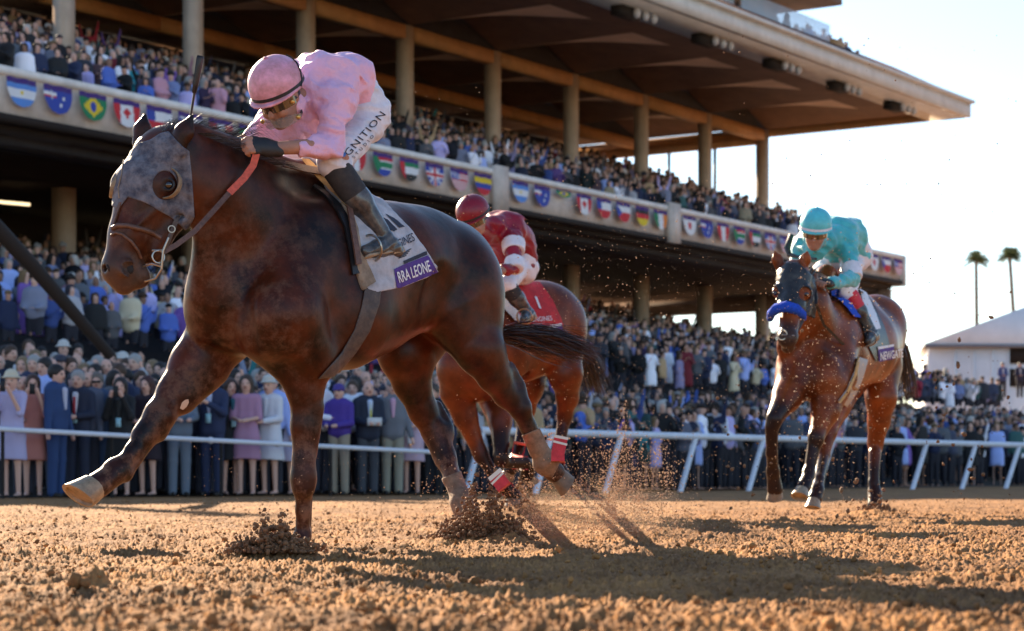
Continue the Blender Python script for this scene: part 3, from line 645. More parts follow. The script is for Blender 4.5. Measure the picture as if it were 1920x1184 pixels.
def fill(o0, o1, do, s0, s1, ds, zf, zone, p=.93):
    o = o0; r_ = random.Random(int(o0 * 100) + 5)
    while o > o1:
        s = s0 + r_.uniform(0, ds)
        while s < s1:
            if r_.random() < p: v = SP(s + r_.uniform(-.1, .1), o + r_.uniform(-.12, .12), 0); spots.append((v.x, v.y, zf(o), zone, s, o))
            s += ds * r_.uniform(.82, 1.25)
        o -= do
fill(12.6, 5.6, .80, -9, 46, .56, lambda o: LOZ(o) - .24, 'apron')
fill(4.4, -13.2, .88, -8, 46.5, .54, LOZ, 'lower tier')
fill(-1.25, -13.4, .85, -6, 46.6, .53, lambda o: UPZ(o), 'upper tier', .95)
r_ = random.Random(77)
for i in range(60): s = 34 + i * .21; v = SP(s, -1.5 - r_.random() * .8, 0); spots.append((v.x, v.y, 15.75, 'roof terrace', s, -1.5))
for i in range(1250):
    px = r_.uniform(830, 2000); Y = 35.6 + 16 * max(0, px - 900) / 1020 + r_.uniform(.8, 1) + 9 * r_.random() ** 1.6
    zz = 0
    if px > 1430: Yo = r_.uniform(12, 34); Y += Yo - 5; zz = max(0, Yo - 12) * .055
    v = P(px, 0, Y); spots.append((v.x, v.y, zz, 'lawn', px, Y))
for i in range(110):
    px = r_.uniform(30, 840); Y = rz(min(px, 800)).y + r_.uniform(.9, 4.2); v = P(px, 0, Y); spots.append((v.x, v.y, .0 + .12 * max(0, Y - rz(px).y - .9), 'behind the rail', px, Y))
def visible(sp):
    x, y, z = sp[:3]; px = CX + F * x / y; py = HOR - F * (z + 1.3 - .3) / y; return -40 < px < 1960 and -60 < py < 1000
spots = [sp for sp in spots if visible(sp)]
spots.sort(key=lambda t: t[1]); print('crowd', len(spots))
NEAR = 275; used = {}
def ordinal(n): return f'{n}{"th" if 10 <= n % 100 <= 20 else {1: "st", 2: "nd", 3: "rd"}.get(n % 10, "th")}'
ind = []
for i, (x, y, z, zone, a, b) in enumerate(spots[:NEAR]):
    r2 = random.Random(i * 7 + 1); top, tn_ = r2.choices(tops, twt)[0]; kk = r2.choice([.15, .5, 1.0, 1.05]); top = tuple(c * kk for c in top); hc_, hn_2 = r2.choices(hairs, hwt)[0]; hat = {'white hat': 'hat', 'dark cap': 'cap'}.get(hn_2, r2.choice([None, None, 'long', 'bald']) if hn_2 != 'fair hair' else 'long')
    of = 'suit' if ('suit' in tn_ or 'jacket' in tn_) else r2.choice(['shirt', 'shirt', 'dress']) if hat == 'long' else 'shirt'
    pose = r2.choices(['down', 'phone', 'fold', 'up', 'hold', 'clap'], [6, 3, 2, .5, 3, 3])[0]
    ind.append((CX + F * x / y, x, y, z, zone, top, tn_, hc_, hn_2, hat, of, pose, r2.uniform(-.9, .9), r2.uniform(.88, 1.07)))
ind.sort(key=lambda t: t[0]); cnt = {}; tot = {}
PT = {'down': 'standing', 'phone': 'filming', 'fold': 'arms folded', 'up': 'arms raised', 'hold': 'hands together', 'clap': 'clapping'}
def wherex(px):
    for lim, nm in ((130, 'at far left'), (300, 'near the outstretched foreleg'), (520, 'below the chest'), (700, 'by the planted foreleg'), (850, 'under the belly'), (1100, 'around second horse'), (1430, 'between trailing horses')):
        if px < lim: return nm
    return 'by third horse'
def keyof(t): return (t[6], t[8], t[11], t[4], wherex(t[0]))
for t in ind: tot[keyof(t)] = tot.get(keyof(t), 0) + 1
for t in ind:
    px, x, y, z, zone, top, tn_, hc_, hn_2, hat, of, pose, rot, sc = t; k = keyof(t); cnt[k] = cnt.get(k, 0) + 1
    lab = f'{tn_}, {hn_2}, {PT[pose]}, {zone} {wherex(px)}' if zone != 'behind the rail' else f'{tn_}, {hn_2}, {PT[pose]}, at rail {wherex(px)}'
    if tot[k] > 1: lab += f', {ordinal(cnt[k])} from left'
    if len(lab.split()) > 14: lab = lab.replace(', standing', '')
    lab = 'spectator in ' + lab if len(lab.split()) <= 14 else lab
    person((x, y, z), rot, pose, of, hat, lab, top, leg=(.03, .03, .045), hairc=hc_, group='spectators in the packed crowd', sc=sc)
def crowd_stuff(rest):
    r3 = np.random.RandomState(4); vars_ = []
    for pose in ('down', 'phone', 'fold', 'clap', 'hold', 'up'):
        for of, hat in (('suit', None), ('shirt', 'hat'), ('shirt', 'long'), ('suit', 'cap'), ('dress', 'long'), ('suit', 'bald')):
         for full in (0, 1):
            fig = figure(pose, of, hat, .062); Vs = []; Qs = []; tg = []; n = 0
            for part, (V, Q) in fig.items():
                keep = V[:, 2] > .62 if part in ('body', 'trousers') and not full else np.ones(len(V), bool); mp = np.cumsum(keep) - 1; Q2 = mp[Q[keep[Q].all(1)]]; V = V[keep]
                Vs.append(V); Qs.append(Q2 + n); n += len(V); tg.append(np.full(len(V), {'body': 0, 'hair': 2, 'hat': 2, 'trousers': 3}.get(part, 1)))
            vars_.append((np.concatenate(Vs), np.concatenate(Qs), np.concatenate(tg)))
    AV = []; AQ = []; AC = []; n = 0; tw = np.array(twt) / sum(twt); hw = np.array(hwt) / sum(hwt); sk = np.array([(.58, .34, .26), (.66, .40, .31), (.28, .15, .10), (.50, .27, .19)])
    for (x, y, z, zone, a, b) in rest:
        V, Q, tg = vars_[r3.randint(len(vars_) // 2 - (5 if r3.rand() < .75 else 0)) * 2 + (zone in ('lawn', 'behind the rail', 'apron'))]; th = r3.uniform(-.9, .9) + .35; c, s_ = math.cos(th), math.sin(th); k = r3.uniform(.84, 1.07)
        W_ = np.stack([(V[:, 0] * c - V[:, 1] * s_) * k + x, (V[:, 0] * s_ + V[:, 1] * c) * k + y, V[:, 2] * k + z], 1)
        tc_ = np.array(tops[r3.choice(len(tops), p=tw)][0]) * r3.choice([.12, .5, 1.0, 1.1]); hc = np.array(hairs[r3.choice(len(hairs), p=hw)][0]); pal = np.stack([sk[r3.randint(4)], tc_, hc * .8, np.array((.012, .012, .022))])
        AV.append(W_); AQ.append(Q + n); AC.append(pal[tg]); n += len(V)
    o = link('crowd', np_mesh('crowd', np.concatenate(AV), np.concatenate(AQ), np.concatenate(AC)), M_P_STUFF, None, True); tag(o, 'dense crowd of spectators packing both tiers, the apron and the lawn', 'crowd', kind='stuff')
    print('crowd verts', n)
crowd_stuff(spots[NEAR:])
# a few spectators on the marquee steps
for px, Y, lab, c in ((1880, 104, 'person in dark blue on the steps by the marquee, left of a pair', (.05, .07, .2)), (1912, 104, 'person in dark jacket on the steps by the marquee window, at the frame edge', (.02, .02, .05))):
    v = P(px, 0, Y); person((v.x, v.y, zt(735, Y) - .3), 0, 'fold', 'suit', None, lab, c)
# ---------------- horses ----------------
def horse_mat(name, dark, mid, dust, dust_amt, rough=.42):
    """coat: vertex colour gives region; noise adds dapples and dried mud"""
    m = bpy.data.materials.new(name); m.use_nodes = True; n = m.node_tree.nodes; l = m.node_tree.links; b = n['Principled BSDF']
    tc = n.new('ShaderNodeTexCoord'); at = n.new('ShaderNodeAttribute'); at.attribute_name = 'Col'
    sep = n.new('ShaderNodeSeparateColor'); l.new(at.outputs['Color'], sep.inputs[0])
    def noise(sc, det=8, ro=.6):
        t = n.new('ShaderNodeTexNoise'); t.inputs['Scale'].default_value = sc; t.inputs['Detail'].default_value = det; t.inputs['Roughness'].default_value = ro
        l.new(tc.outputs['Object'], t.inputs['Vector']); return t.outputs['Fac']
    def ramp(x, a, b_):
        r = n.new('ShaderNodeMapRange'); r.inputs['From Min'].default_value = a; r.inputs['From Max'].default_value = b_; l.new(x, r.inputs['Value']); return r.outputs['Result']
    def mix(f, a, b_):
        x = n.new('ShaderNodeMix'); x.data_type = 'RGBA'; l.new(f, x.inputs['Factor'])
        for s_, v in (('A', a), ('B', b_)):
            if isinstance(v, tuple): x.inputs[s_].default_value = (*v, 1)
            else: l.new(v, x.inputs[s_])
        return x.outputs['Result']
    def mul(a, b_):
        x = n.new('ShaderNodeMath'); x.operation = 'MULTIPLY'; x.use_clamp = True; l.new(a, x.inputs[0])
        if isinstance(b_, float): x.inputs[1].default_value = b_
        else: l.new(b_, x.inputs[1])
        return x.outputs[0]
    coat = mix(ramp(noise(5.5), .35, .68), dark, mid)
    coat = mix(sep.outputs[0], coat, (.010, .008, .009))           # black points and darker coat patches (r)
    du = mul(ramp(noise(9, 12, .78), .47, .60), dust_amt)
    du = mul(du, sep.outputs[1])                                     # mud (g)
    coat = mix(du, coat, dust)
    coat = mix(sep.outputs[2], coat, (.10, .075, .06))               # muzzle grey, hoof (b)
    l.new(coat, b.inputs['Base Color'])
    rr = n.new('ShaderNodeMapRange'); rr.inputs['To Min'].default_value = rough; rr.inputs['To Max'].default_value = .85; l.new(du, rr.inputs['Value']); l.new(rr.outputs['Result'], b.inputs['Roughness'])
    b.inputs['Specular IOR Level'].default_value = .22
    b1 = n.new('ShaderNodeBump'); b1.inputs['Strength'].default_value = .4; b1.inputs['Distance'].default_value = .007; l.new(noise(9, 5, .5), b1.inputs['Height'])
    b2 = n.new('ShaderNodeBump'); b2.inputs['Strength'].default_value = .25; b2.inputs['Distance'].default_value = .0015; l.new(noise(170, 3), b2.inputs['Height']); l.new(b1.outputs['Normal'], b2.inputs['Normal'])
    l.new(b2.outputs['Normal'], b.inputs['Normal'])
    return m
def unit(v): v = np.array(v, float); return v / np.linalg.norm(v)
def Vp(p): return P(p[0], p[1], p[2])
def Rp(p): return S(p[2], p[3])
class Horse:
    """control points are (px, py, depth, radius in px at that depth)"""
    def __init__(s, heading, lo, hi, res, org):
        s.h = unit([heading[0], heading[1], 0]); s.n = unit([-s.h[1], s.h[0], 0]); s.org = np.array(org, float)
        s.f = Field(lo, hi, res, math.atan2(s.h[1], s.h[0]), org)      # local x forward, y to the horse's left
    def off(s, p, lat=0, fwd=0):
        v = Vp(p) + Vector(s.n * lat + s.h * fwd); return v
    def c(s, a, b, k=.03, flat=None, op='u', fn=None):
        s.f.cone(Vp(a), Vp(b), Rp(a), Rp(b), k, op, (fn if fn is not None else s.n, flat) if flat else None)
    def chain(s, pts, k=.03, flat=None, fn=None):
        for a, b in zip(pts, pts[1:]): s.c(a, b, k, flat, fn=fn)
    def e(s, c, r, k=.03, op='u', ax=None): s.f.ell(Vp(c), r, k, op, ax or (s.h, s.n))

def lead_horse():
    H = Horse((-.75, -.66), (-1.35, -.62, -.12), (1.55, .62, 1.95), .0085, (-.75, 9.75, 0))
    h, n = H.h, H.n; F_ = .86
    # trunk
    H.c((640, 518, 9.62, 144), (735, 510, 9.85, 120), .05, .80)
    H.c((735, 510, 9.85, 120), (790, 498, 10.02, 102), .08, .82)
    H.c((560, 520, 9.46, 150), (640, 505, 9.62, 148), .05, .76)
    H.c((458, 560, 9.33, 108), (560, 520, 9.46, 135), .06, .84)
    H.e((690, 436, 9.86), (.36, .13, .12), .10)                         # back
    H.e((585, 370, 9.62), (.20, .10, .17), .10)                         # withers
    # croup and haunches
    H.c((775, 494, 10.02, 102), (835, 504, 10.2, 94), .06, .92)
    H.e((852, 535, 10.12), (.22, .24, .26), .06)
    H.e((888, 575, 10.12), (.11, .15, .24), .06)
    # neck
    N = [(352, 296, 9.02, 60), (405, 348, 9.10, 80), (466, 408, 9.26, 100), (520, 470, 9.40, 124)]
    H.chain(N, .05, .60)
    H.c((372, 262, 9.02, 22), (470, 305, 9.24, 34), .07, .7); H.c((470, 305, 9.24, 34), (560, 345, 9.5, 40), .08, .7)
    H.c((395, 440, 9.1, 34), (412, 540, 9.22, 66), .06, .8)             # throat line to breast
    # head
    fx = unit(Vp((205, 500, 8.97)) - Vp((330, 270, 9.02))); 
    hn = unit(np.cross(fx, [0, 0, 1.])); hn = hn if hn[1] < 0 else -hn   # lateral axis of the head, toward camera
    # head turned a little to camera: lateral tilt
    hn = unit(hn + np.array([-.45, 0, .05])); 
    H.e((312, 292, 9.02), (.135, .10, .125), .04, ax=(fx, hn))
    H.c((300, 300, 9.02, 56), (272, 372, 8.99, 54), .03, .82, fn=hn)
    H.c((330, 330, 9.03, 36), (322, 392, 9.02, 36), .04, .8, fn=hn)      # jowl
    H.c((325, 398, 9.02, 28), (284, 470, 8.99, 26), .04, .9, fn=hn)     # jaw
    H.c((268, 345, 8.97, 50), (243, 440, 8.95, 39), .03, .84, fn=hn)     # nose
    H.c((243, 440, 8.95, 38), (226, 498, 8.94, 33), .03, .98, fn=hn)
    H.e((226, 505, 8.94), (.080, .078, .075), .03, ax=(fx, hn))
    H.e((234, 532, 8.95), (.050, .056, .042), .03, ax=(fx, hn))
    H.e((262, 520, 8.96), (.050, .050, .045), .03, ax=(fx, hn))          # chin
    H.e((238, 504, 8.86), (.040, .022, .042), .015, ax=(fx, hn))         # nostril rim
    H.e((243, 503, 8.84), (.030, .050, .036), .006, 's', ax=(fx, hn))
    H.e((203, 505, 8.90), (.014, .02, .02), .012, 's', ax=(fx, hn))
    H.c((214, 521, 8.86, 2.4), (262, 512, 8.85, 2.4), .008, op='s')        # mouth line
    H.e((314, 345, 8.925), (.048, .030, .036), .02, ax=(fx, hn))          # eye socket brow
    H.e((316, 348, 8.893), (.030, .016, .022), .012, 's', ax=(fx, hn))
    H.e((232, 345, 8.99), (.050, .038, .050), .025, ax=(fx, hn))         # far brow
    H.c((352, 400, 9.0, 6), (300, 420, 8.9, 6), .03, op='s')
    # cheek ridge
    H.c((300, 385, 8.915, 5), (255, 425, 8.87, 4), .02)
    # ears
    for base, tip, w_ in (((332, 276, 8.915), (362, 213, 8.90), 1.0), ((262, 268, 9.08), (272, 212, 9.10), .9)):
        b_, t_ = Vp(base), Vp(tip); m_ = b_.lerp(t_, .45)
        H.f.cone(b_, m_, .040 * w_, .046 * w_, .012, 'u', ((-.3, -.95, .1), .5)); H.f.cone(m_, t_, .044 * w_, .006, .012, 'u', ((-.3, -.95, .1), .5))
    H.f.cone(Vp((336, 262, 8.865)), Vp((357, 228, 8.87)), .017, .007, .01, 's')
    H.f.cone(Vp((269, 255, 9.02)), Vp((275, 226, 9.03)), .016, .009, .01, 's')
    # breast and shoulders
    H.e((402, 580, 9.28), (.13, .14, .17), .035)                          # right breast muscle
    H.e((505, 602, 9.16), (.13, .15, .17), .035)                          # left breast muscle
    H.c((456, 530, 9.03, 14), (464, 650, 9.05, 17), .045, op='s')
    H.c((580, 440, 9.36, 62), (545, 585, 9.16, 72), .05, .7)              # left shoulder blade
    H.c((545, 590, 9.14, 64), (585, 665, 9.26, 50), .04, .8)             # upper arm
    H.c((640, 600, 9.40, 60), (596, 668, 9.30, 40), .06, .7); H.c((640, 585, 9.5, 110), (690, 575, 9.72, 95), .07, .85)             # triceps
    H.c((640, 470, 9.40, 4), (655, 575, 9.36, 6), .07, op='s')
    H.c((562, 690, 9.20, 4), (566, 770, 9.24, 3), .02, op='s'); H.c((392, 650, 9.24, 5), (352, 735, 9.18, 4), .025, op='s'); pass           # groove behind shoulder
    # left foreleg (planted)
    H.chain([(578, 690, 9.30, 44), (574, 735, 9.30, 33), (571, 800, 9.30, 26), (570, 862, 9.30, 22)], .025, F_); H.c((500, 625, 9.24, 58), (562, 715, 9.28, 28), .06, .8)
    H.c((590, 765, 9.31, 18), (582, 850, 9.32, 12), .02)
    H.c((569, 862, 9.29, 20), (569, 915, 9.29, 21), .02); H.e((569, 893, 9.30), (.056, .052, .066), .03); H.e((580, 900, 9.33), (.03, .03, .045), .02)
    H.chain([(569, 912, 9.30, 18), (568, 955, 9.32, 13.5), (567, 1005, 9.35, 14)], .02, .9)
    H.c((580, 920, 9.34, 7), (577, 1003, 9.38, 6.5), .012)
    H.c((567, 1005, 9.35, 17), (556, 1035, 9.30, 19), .02)
    # right foreleg (reaching)
    H.chain([(415, 625, 9.40, 66), (366, 688, 9.34, 50), (332, 736, 9.27, 37), (300, 776, 9.20, 28)], .03, F_)
    H.c((392, 690, 9.36, 40), (345, 750, 9.27, 24), .03, F_)
    H.c((300, 780, 9.19, 29), (270, 818, 9.15, 24), .03); H.e((296, 806, 9.2), (.045, .045, .055), .03)
    H.chain([(272, 815, 9.16, 21), (250, 845, 9.10, 15.5), (226, 876, 9.04, 16)], .02, .95); H.c((286, 818, 9.19, 12), (245, 880, 9.08, 10), .015)
    H.e((216, 882, 9.03), (.056, .050, .054), .03, ax=((-.6, -.4, -.6), n)); H.e((235, 890, 9.06), (.033, .033, .035), .02)
    H.chain([(212, 890, 9.02, 23), (184, 910, 8.97, 25)], .02)
    # left hind (trailing)
    H.c((872, 590, 10.08, 84), (902, 660, 10.06, 50), .05, .75)
    H.c((852, 590, 9.98, 62), (880, 648, 9.98, 36), .06, .8)             # stifle
    H.chain([(908, 655, 10.03, 42), (926, 702, 10.10, 34), (948, 738, 10.16, 25), (970, 764, 10.20, 19)], .03, .8)
    H.c((955, 690, 10.16, 12), (972, 720, 10.20, 11), .03); H.e((971, 745, 10.2), (.05, .045, .07), .03)
    H.e((978, 765, 10.2), (.05, .045, .055), .02)
    H.chain([(976, 768, 10.21, 20), (990, 800, 10.26, 15.5), (1010, 845, 10.33, 16)], .02, .95); H.c((996, 800, 10.27, 9), (1022, 850, 10.36, 9), .012)
    H.e((1022, 866, 10.36), (.056, .05, .056), .02); H.c((1024, 868, 10.36, 20), (1040, 886, 10.4, 20), .02)
    # right hind (under the body)
    H.c((800, 560, 10.30, 100), (765, 660, 10.16, 62), .05, .75)
    H.chain([(762, 660, 10.16, 58), (772, 715, 10.20, 38), (793, 770, 10.25, 28), (815, 812, 10.28, 22)], .03, .8)
    H.c((820, 760, 10.3, 9), (838, 800, 10.32, 12), .025)
    H.c((816, 810, 10.28, 25), (836, 862, 10.25, 21), .03); H.e((836, 815, 10.3), (.04, .04, .05), .03)
    H.chain([(832, 852, 10.26, 19), (848, 898, 10.18, 14.5), (862, 930, 10.12, 17)], .02); H.c((846, 860, 10.28, 8), (868, 925, 10.14, 8), .012)
    H.e((868, 942, 10.1), (.056, .05, .06), .02); H.chain([(870, 950, 10.08, 24), (884, 985, 10.02, 22)], .02)
    # belly tuck, flank hollow, dock
    H.e((830, 560, 9.74), (.10, .05, .13), .08, 's')
    H.c((905, 470, 10.38, 14), (932, 590, 10.46, 14), .05)
    f = H.f; V, Q = f.mesh(smooth=1)
    return H, V, Q
def paint(V, legs, muzzle=None, mud=.5, seed=0):
    """legs: list of (A,B,radius) world segments that are black points"""
    n = len(V); r = np.zeros(n)
    for a, b, rad, full in legs:
        a = np.array(Vp(a)); b = np.array(Vp(b)); ba = b - a; t = np.clip(((V - a) @ ba) / (ba @ ba), 0, 1)
        d = np.linalg.norm(V - a - t[:, None] * ba, axis=1); r = np.maximum(r, np.clip((rad - d) / .02, 0, 1) * np.clip(t * full, 0, 1))
    g = np.clip(mud + .6 * (fbm(V[:, 0] * 3, V[:, 1] * 3, V[:, 2] * 3, 3, seed) - .5), 0, 1)
    bl = np.zeros(n)
    if muzzle:
        for c, rad, w_ in muzzle: bl = np.maximum(bl, w_ * np.clip((rad - np.linalg.norm(V - np.array(Vp(c)), axis=1)) / (rad * .5), 0, 1))
    return np.stack([r * .92, g, bl], 1)
HL, LV, LQ = lead_horse()
M_LEAD = horse_mat('dark_bay_coat', (.008, .003, .0022), (.10, .021, .006), (.22, .115, .072), .72, .36)
lc = paint(LV, [((600, 860, 9.3), (560, 940, 9.3), .12, 2), ((560, 940, 9.3), (567, 1040, 9.34), .12, 9), ((420, 650, 9.35), (284, 797, 9.17), .13, 1.0), ((284, 797, 9.17), (180, 910, 8.95), .13, 20),
     ((930, 700, 10.1), (974, 758, 10.2), .12, 1.2), ((974, 758, 10.2), (1050, 900, 10.4), .13, 20), ((790, 760, 10.2), (824, 832, 10.28), .12, 1.2), ((824, 832, 10.28), (885, 985, 10.02), .13, 20)],
     [((226, 515, 8.92), .13, .45)], .62, 4)
# more dried mud on the breast, forelegs and face front; dark neck
fr = np.clip(((LV - np.array(Vp((600, 560, 9.4)))) @ HL.h) * 3, 0, 1); lc[:, 1] = np.clip(lc[:, 1] * .35 + .65 * fr * np.clip((1.5 - LV[:, 2]) * 3, 0, 1), 0, 1)
hd = np.clip((.30 - np.linalg.norm(LV - np.array(Vp((225, 470, 8.95))), axis=1)) * 6, 0, 1); lc[:, 1] = np.maximum(lc[:, 1], .75 * hd)
lc[:, 1] *= .62; low = np.clip((.62 - LV[:, 2]) * 4, 0, 1); lc[:, 1] = np.maximum(lc[:, 1], low); lc[:, 0] *= .45
for c_, r_b, w_b in (((243, 503, 8.85), .045, .95), ((318, 348, 8.9), .045, .9), ((360, 225, 8.9), .05, .8), ((272, 222, 9.1), .06, .8), ((575, 370, 9.35), .26, .6), ((600, 440, 9.2), .22, .75), ((830, 410, 10.0), .34, .6), ((460, 330, 9.1), .18, .5)): lc[:, 0] = np.maximum(lc[:, 0], w_b * np.clip((r_b - np.linalg.norm(LV - np.array(P(*c_)), axis=1)) / (r_b * .6), 0, 1))
T_LEAD = empty('race_horse', (-.75, 9.75, 0), 'dark bay racehorse in a grey hood leading at full gallop, nearest the camera', 'horse', 'galloping racehorses')
o_lead = link('body', np_mesh('lead_body', LV, LQ, lc), M_LEAD, T_LEAD)
# ---------------- tack helpers ----------------
def poly_sdf(px, py, poly):
    """signed distance in px to a polygon, negative inside"""
    poly = np.array(poly, float); d = np.full(px.shape, 1e9); ins = np.zeros(px.shape, bool); n = len(poly)
    for i in range(n):
        a, b = poly[i], poly[(i + 1) % n]; e = b - a; wx, wy = px - a[0], py - a[1]
        t = np.clip((wx * e[0] + wy * e[1]) / (e @ e), 0, 1); d = np.minimum(d, np.hypot(wx - e[0] * t, wy - e[1] * t))
        c = ((a[1] > py) != (b[1] > py)) & (px < (b[0] - a[0]) * (py - a[1]) / ((b[1] - a[1]) or 1e-9) + a[0]); ins ^= c
    return np.where(ins, -d, d)
def pix(Wp): Y = np.maximum(Wp[..., 1], .1); return CX + F * Wp[..., 0] / Y, HOR - F * (Wp[..., 2] - CAMH) / Y
def upsample(f, lo, hi):
    """finer copy of a block of the field: lo, hi in local coords"""
    sl, x, y, z = f.blk(np.array(lo, float), np.array(hi, float)); D = f.D[sl]
    for ax in range(3):
        D = np.moveaxis(D, ax, 0); n = np.empty((D.shape[0] * 2 - 1,) + D.shape[1:], np.float32); n[::2] = D; n[1::2] = (D[1:] + D[:-1]) / 2; D = np.moveaxis(n, 0, ax)
    g = Field.__new__(Field); g.ang = f.ang; g.org = f.org; g.M = f.M; g.res = f.res / 2; g.lo = np.array([x.ravel()[0], y.ravel()[0], z.ravel()[0]]); g.n = np.array(D.shape); g.D = D
    return g
def local_box(f, pts, m):
    L = np.array([f.L(p) for p in pts]); return L.min(0) - m, L.max(0) + m
def shell(H, box, poly, th, holes=(), name='cover', m=None, parent=None, cut=None, sm=1, mode='cam', wr=None):
    g = upsample(H.f, *box); Wc = g.coords(); D = g.D - th
    if wr is not None: D = D - wr * (fbm(Wc[..., 0] * 22, Wc[..., 1] * 22, Wc[..., 2] * 22, 2, 5) - .5).astype(np.float32)
    if mode == 'cam': px, py = pix(Wc); sc_ = Wc[..., 1] / F
    else:
        Lc = Wc - g.org; px = Lc @ g.M[0]; py = Lc @ g.M[2]; sc_ = 1.0
    D = np.maximum(D, poly_sdf(px, py, poly) * sc_)
    for hx, hy, ra, rb in holes: D = np.maximum(D, (1 - np.hypot((px - hx) / ra, (py - hy) / rb)) * min(ra, rb) * sc_)
    if cut is not None: D = np.maximum(D, cut(Wc))
    D = np.pad(D, 1, constant_values=.05); g.lo = g.lo - g.res
    V, Q = g.mesh(D, smooth=sm)
    return (link(name, np_mesh(name, V, Q), m, parent) if m else None), V, Q
def ribbon(bvh, pts, wd, th=.004, off=.004, seg=6, lift=None):
    """pixel polyline -> draped strap; returns (verts, faces)"""
    P2 = []
    for a, b in zip(pts, pts[1:]):
        for i in range(seg): t = i / seg; P2.append((a[0] + (b[0] - a[0]) * t, a[1] + (b[1] - a[1]) * t))
    P2.append(pts[-1]); vs = []; fs = []; n = len(P2)
    for i, p in enumerate(P2):
        q0 = P2[max(i - 1, 0)]; q1 = P2[min(i + 1, n - 1)]; dx, dy = q1[0] - q0[0], q1[1] - q0[1]; L_ = math.hypot(dx, dy) or 1; nx, ny = -dy / L_, dx / L_
        w_ = wd if not isinstance(wd, (list, tuple)) else wd[0] + (wd[1] - wd[0]) * i / (n - 1)
        for o_ in (off + th, off - .004):
            for s_ in (-.5, .5): vs.append((p[0] + nx * w_ * s_, p[1] + ny * w_ * s_, o_))
    out = []; last = None
    for px, py, o_ in vs:
        h = cam_hit(bvh, px, py)
        if h[0] is not None: nn = h[1] if h[1].y < 0 else -h[1]; last = h[0].y; out.append(h[0] + nn * o_)
        else: out.append(P(px, py, (last or 9) - o_))
    for i in range(n - 1):
        a = i * 4; b = a + 4; fs += [(a, a + 1, b + 1, b), (a + 3, a + 2, b + 2, b + 3), (a + 1, a + 3, b + 3, b + 1), (a + 2, a, b, b + 2)]
    fs += [(0, 2, 3, 1), (4 * n - 4, 4 * n - 3, 4 * n - 1, 4 * n - 2)]
    return out, fs
def strap(name, bvh, pts, wd, m, parent, **kw):
    mb = MB(); mb.add(*ribbon(bvh, pts, wd, **kw)); return mb.build(name, m, parent, True)
def draped_poly(bvh, poly, off, step=2.0, Ydef=10):
    """fills a pixel polygon with a grid and drapes it"""
    xs = [p[0] for p in poly]; ys = [p[1] for p in poly]; mb = MB(); nx = int((max(xs) - min(xs)) / step) + 2; ny = int((max(ys) - min(ys)) / step) + 2
    gx = min(xs) - step / 2 + np.arange(nx) * step; gy = min(ys) - step / 2 + np.arange(ny) * step; X, Y_ = np.meshgrid(gx, gy, indexing='ij'); d = poly_sdf(X, Y_, poly)
    eps = .01; gxx = (poly_sdf(X + eps, Y_, poly) - d) / eps; gyy = (poly_sdf(X, Y_ + eps, poly) - d) / eps; o_ = np.clip(d, 0, None)
    X = X - gxx * o_; Y_ = Y_ - gyy * o_; keep = d < step * 1.0
    idx = {}; vs = []
    def vid(i, j):
        if (i, j) not in idx: idx[(i, j)] = len(vs); vs.append((X[i, j], Y_[i, j]))
        return idx[(i, j)]
    fs = []
    for i in range(nx - 1):
        for j in range(ny - 1):
            if keep[i, j] and keep[i + 1, j] and keep[i, j + 1] and keep[i + 1, j + 1]: fs.append((vid(i, j), vid(i, j + 1), vid(i + 1, j + 1), vid(i + 1, j)))
    return drape(bvh, vs, off, Ydef), fs
def text_mesh(txt, font_size=1.0, bold=0.0, spacing=1.0):
    c = bpy.data.curves.new('lettering', 'FONT'); c.body = txt; c.size = font_size; c.offset = bold; c.space_character = spacing; c.resolution_u = 3
    o = bpy.data.objects.new('lettering', c); COL.objects.link(o); dg = bpy.context.evaluated_depsgraph_get(); me = bpy.data.meshes.new_from_object(o.evaluated_get(dg))
    bm = bmesh.new(); bm.from_mesh(me); bmesh.ops.triangulate(bm, faces=bm.faces[:])
    for _ in range(2):
        es = [e for e in bm.edges if e.calc_length() > .18 * font_size]
        if es: bmesh.ops.subdivide_edges(bm, edges=es, cuts=1); bmesh.ops.triangulate(bm, faces=bm.faces[:])
    vs = [tuple(v.co) for v in bm.verts]; fs = [tuple(v.index for v in f.verts) for f in bm.faces]; bm.free(); bpy.data.objects.remove(o); bpy.data.curves.remove(c); bpy.data.meshes.remove(me)
    return vs, fs
def draped_text(name, txt, bvh, o0, ux, uy, m, parent, off=.004, bold=0.0, Ydef=10, spacing=1.0, wscale=1.0):
    """o0: pixel of the baseline start, ux: pixel vector of one em along, uy: pixel vector of one em up"""
    vs, fs = text_mesh(txt, 1.0, bold, spacing)
    pv = [(o0[0] + ux[0] * v[0] + uy[0] * v[1], o0[1] + ux[1] * v[0] + uy[1] * v[1]) for v in vs]
    mb = MB(); mb.add(drape(bvh, pv, off, Ydef), fs); return mb.build(name, m, parent)
def flat_text(mb, txt, o, ux, uz, bold=0.0, spacing=1.0):
    vs, fs = text_mesh(txt, 1.0, bold, spacing); o = Vector(o); ux = Vector(ux); uz = Vector(uz); mb.add([o + ux * v[0] + uz * v[1] for v in vs], fs)
